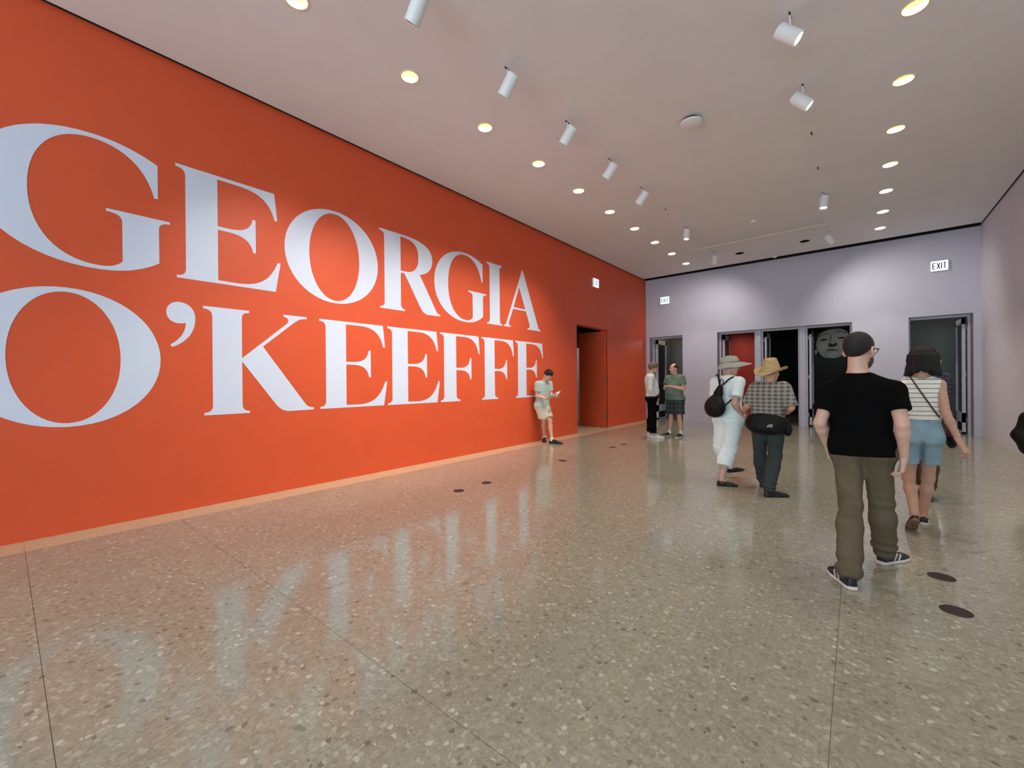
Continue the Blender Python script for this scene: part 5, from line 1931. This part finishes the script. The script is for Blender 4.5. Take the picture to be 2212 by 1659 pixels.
# ---------------------------------------------------------------- man reading against the red wall
F3 = nrm(V3(0.98, -0.18, 0))
R3 = V3(F3[1], -F3[0], 0)
hy = atx(1172, 860, -5.60)
o3 = V3(0, hy[1] - 0.03, 0)
J = dict(hc=o3 + V3(-5.595, 0, 0.865), nb=o3 + V3(-5.54, 0.0, 1.395), head=o3 + V3(-5.405, -0.015, 1.535))
J['ls'], J['rs'] = J['nb'] - R3 * 0.17 - Z * 0.055 + F3 * 0.01, J['nb'] + R3 * 0.175 - Z * 0.055 - F3 * 0.015
J['re'], J['le'] = J['rs'] - Z * 0.275 + R3 * 0.02 - F3 * 0.01, J['ls'] - Z * 0.27 + F3 * 0.06
J['rw'], J['lw'] = J['re'] + F3 * 0.20 - R3 * 0.09 - Z * 0.055, J['le'] + F3 * 0.14 + R3 * 0.03 - Z * 0.03
J['lh'], J['rh'] = J['hc'] - R3 * 0.085 - Z * 0.03, J['hc'] + R3 * 0.085 - Z * 0.03
J['lf'], J['rf'] = fl(1187, 957.5), fl(1176.5, 952)
J['ld'], J['rd'] = nrm(V3(0.97, 0.1, 0)), nrm(V3(0.55, -0.83, 0))
for s_ in 'lr':
    J[s_ + 'a'] = J[s_ + 'f'] + J[s_ + 'd'] * 0.06 + Z * 0.10
    J[s_ + 't'] = J[s_ + 'f'] + J[s_ + 'd'] * 0.22 + Z * 0.03
J['lk'], J['rk'] = (J['lh'] + J['la']) / 2 + V3(0.055, 0, 0.02), (J['rh'] + J['ra']) / 2 + V3(0.055, -0.01, 0.02)
R3F = Fig(J, 'm', girth=0.94, k=0.98, fwd=F3, face=nrm(V3(0.80, -0.12, -0.62)), up=(0.6, 0, 0.8))
make_person(R3F, 'young man leaning on the red wall reading a booklet', {
    'l': dict(d=F3 * 0.9 - Z * 0.05 + R3 * 0.2, n=(0, 0, 1), s=-R3, curl=0.35), 'r': dict(d=F3 * 0.9 - R3 * 0.25 - Z * 0.05, n=(0, 0, 1), s=R3, curl=0.35)}, 0.010, 0.006, skin_mats('light', (214, 170, 148), (26, 20, 18)), 0.98)
lo, hi = torso_bounds(R3F, 0.2)
wear(R3F, 'shirt', shirt_fn(R3F, 0.018, -0.10, 0.62, 0.018, 0.030, 0.005, 20, 0.008, 0.028), M['sage_shirt'], lo, hi, 0.010)
lo, hi = leg_bounds(R3F)
wear(R3F, 'shorts', legs_fn(R3F, 0.08, 0.012, 0.026, 0.040, 0.03, 0, 0.78, 0.005), M['cream'], lo, hi, 0.010)
add_hair(R3F, 'short', M['hair_black'], 0.99, 0.006)
for s_ in 'lr':
    shoe(R3F, s_, M['shoe_black'], M['sole_dark'], 0.32, h=0.008)
    a_ = J[s_ + 'a']
    wear(R3F, 'sock', lambda p, a_=a_: np.maximum(rc(p, a_ - Z * 0.03, a_ + Z * 0.035, 0.043, 0.042), p[:, 2] - a_[2] - 0.035), M['sock'], a_ - 0.1, a_ + 0.1, 0.008)
bkl = item('booklet', R3F, 'open white booklet in the hands of the man by the red wall', 'booklet')
mid = (J['lw'] + J['rw']) / 2 + F3 * 0.125 + Z * 0.035
for sgn in (-1, 1):
    pg = boxes_mesh('page', [((0.0, -0.105, -0.002), (0.15, 0.105, 0.002))])
    o = link('page', pg, M['paper'], bkl, mid - R3F.base)
    ax_ = R3 * sgn
    tilt = math.radians(3 if sgn > 0 else 40)
    ux = nrm(ax_ + Z * math.tan(tilt))
    uy = nrm(F3 + Z * 0.38)
    uz = np.cross(ux, uy)
    if uz[2] < 0:
        uz = -uz
        uy = np.cross(uz, ux)
    o.matrix_local = Matrix(((ux[0], uy[0], uz[0], (mid - R3F.base)[0]), (ux[1], uy[1], uz[1], (mid - R3F.base)[1]), (ux[2], uy[2], uz[2], (mid - R3F.base)[2]), (0, 0, 0, 1)))
    link('printed_picture', boxes_mesh('printed_picture', [((0.03, -0.02, 0.002), (0.115, 0.07, 0.0026))]), M['ink'], o)

# ---------------------------------------------------------------- person at the right edge, nearly all out of the picture
e0 = fl(2292, 1060)
F9 = nrm(V3(0.2, 1, 0))
R9 = V3(F9[1], -F9[0], 0)
J = dict(hc=e0 + Z * 0.90, nb=e0 + Z * 1.42, head=e0 + Z * 1.58 + F9 * 0.03)
J['ls'], J['rs'] = J['nb'] - R9 * 0.165 - Z * 0.06, J['nb'] + R9 * 0.165 - Z * 0.06
J['le'], J['re'] = J['ls'] - Z * 0.27 - R9 * 0.02, J['rs'] - Z * 0.27 + R9 * 0.04
J['lw'], J['rw'] = J['le'] - Z * 0.1 + F9 * 0.2 + R9 * 0.05, J['re'] - Z * 0.22 + F9 * 0.08
J['lh'], J['rh'] = J['hc'] - R9 * 0.085 - Z * 0.03, J['hc'] + R9 * 0.085 - Z * 0.03
J['lk'], J['rk'] = e0 - R9 * 0.09 + Z * 0.47, e0 + R9 * 0.09 + Z * 0.47 + F9 * 0.08
J['lf'], J['rf'] = e0 - R9 * 0.10 - F9 * 0.1, e0 + R9 * 0.10 + F9 * 0.15
for s_ in 'lr':
    J[s_ + 'd'] = F9
    J[s_ + 'a'] = J[s_ + 'f'] + F9 * 0.05 + Z * 0.1
    J[s_ + 't'] = J[s_ + 'f'] + F9 * 0.22 + Z * 0.03
E9 = Fig(J, 'f', girth=1.0, k=0.97, fwd=F9)
make_person(E9, 'person in dark clothes cut off by the right edge of the picture', {
    'l': dict(d=(0.1, 0.8, -0.4), n=R9, s=(0, 0, 1), curl=0.6), 'r': dict(d=(0, 0.2, -1), n=-R9, s=F9, curl=0.5)}, 0.013, 0.008, SK2)
lo, hi = arms_bounds(E9)
wear(E9, 'jacket', shirt_fn(E9, 0.022, -0.12, 0.9, 0.02, 0.018, 0.005, 20, long=True), M['tee_black'], lo, hi, 0.012)
lo, hi = leg_bounds(E9)
wear(E9, 'trousers', legs_fn(E9, 0.10, 0.012, 0.014, 0.02, 0.03, 0.04), M['trouser_black'], lo, hi, 0.012)
add_hair(E9, 'bob', M['hair_dark'], 1.0, 0.009)
shoe(E9, 'l', M['shoe_black'], M['sole_dark'], 0.26, h=0.01)
shoe(E9, 'r', M['shoe_black'], M['sole_dark'], 0.26, h=0.01)
Ye = e0[1]
sb = item('shoulder_bag', E9, 'slouchy black bag of the person cut off at the right edge', 'bag')
b0, b1, b2 = at(2203, 940, Ye), at(2228, 905, Ye), at(2226, 968, Ye)


def slouch(p):
    d = rc(p, b0, b1, 0.065, 0.085)
    d = smin(d, rc(p, b0, b2, 0.065, 0.08), 0.06)
    d = smin(d, rc(p, b1, b2, 0.085, 0.08), 0.08)
    return d + 0.005 * waves(p, 22)


lo, hi = bounds([b0, b1, b2], 0.16)
wear(E9, 'bag_body', slouch, M['nylon'], lo, hi, 0.009, sb)
tube_obj('strap', [at(2216, 900, Ye), at(2213, 866, Ye), at(2222, 820, Ye + 0.02), J['ls'] + Z * 0.075], 0.011, M['cord'], sb, E9.base)

# ---------------------------------------------------------------- flat mural of a face in the dark gallery (a plain, generic one)
mu = empty('mural_panel', (0, 0, 0))
tag(mu, 'black and white face mural in the dark gallery behind the right bay', 'mural')
MY = YB + 5.2
c0 = at(1797, 742, MY)
mu.location = (c0[0], MY, 0)
box('board', (-1.15, 0, 0.05), (0.95, 0.06, 3.2), M['black_paint'], mu)
MG = {k: mat('mural_' + k, v, 0.8) for k, v in dict(light=(154, 154, 151), mid=(138, 138, 135), shade=(104, 104, 102), dark=(20, 20, 20), coat=(34, 35, 35)).items()}
kpx = (at(1807, 742, MY)[0] - c0[0]) / 10.0      # metres per photograph pixel on the panel


def blob(name, pts, m, layer):
    lp_ = []
    n = len(pts)
    for i in range(n):
        p0, p1, p2, p3 = (np.array(pts[(i + j) % n], float) for j in (-1, 0, 1, 2))
        for t in np.linspace(0, 1, 6, endpoint=False):
            lp_.append(tuple(0.5 * ((2 * p1) + (-p0 + p2) * t + (2 * p0 - 5 * p1 + 4 * p2 - p3) * t * t + (-p0 + 3 * p1 - 3 * p2 + p3) * t ** 3)))
    kz = 1.0 / 57.0
    lp_ = [(x * kpx, c0[2] - y * kz) for x, y in lp_]
    mx = Matrix(((1, 0, 0, 0), (0, 0, 1, -0.003 - 0.002 * layer), (0, 1, 0, 0), (0, 0, 0, 1)))
    link(name, fill_mesh(name, [lp_], 0.001, mx), MG[m], mu)


blob('printed_collar', [(-44, 29), (-30, 26), (0, 32), (30, 26), (46, 29), (48, 150), (-46, 150)], 'coat', 0)
blob('printed_face', [(-34, 8), (-33, -8), (-26, -22), (-10, -29), (10, -31), (28, -27), (37, -14), (37, 6), (30, 20), (14, 30), (-6, 31), (-22, 26)], 'mid', 1)
blob('printed_cheek', [(-30, 4), (-22, -3), (-12, 2), (-14, 12), (-24, 15)], 'light', 2)
blob('printed_cheek', [(18, 0), (28, -4), (34, 3), (29, 13), (18, 12)], 'light', 2)
blob('printed_chin', [(-8, 21), (4, 19), (14, 22), (10, 28), (0, 30), (-6, 27)], 'light', 2)
blob('printed_brow', [(-28, -18), (-18, -23), (-7, -22), (-8, -19), (-18, -20), (-26, -15)], 'shade', 3)
blob('printed_brow', [(8, -24), (20, -27), (31, -22), (30, -19), (20, -23), (9, -21)], 'shade', 3)
blob('printed_eyelid', [(-27, -8), (-18, -11), (-8, -9), (-17, -7)], 'dark', 3)
blob('printed_eyelid', [(11, -11), (21, -13), (31, -11), (21, -9)], 'dark', 3)
blob('printed_nose_shadow', [(-8, 4), (-4, -1), (2, 2), (9, -2), (11, 4), (4, 7), (-4, 7)], 'dark', 3)
blob('printed_nose_side', [(-4, -18), (0, -20), (-1, -4), (-6, -1)], 'shade', 2)
blob('printed_mouth', [(-14, 16), (-3, 12), (4, 13), (16, 15), (5, 15.5), (-3, 15)], 'dark', 3)
blob('printed_ear', [(-38, 14), (-33, 12), (-33, 20), (-37, 21)], 'light', 2)
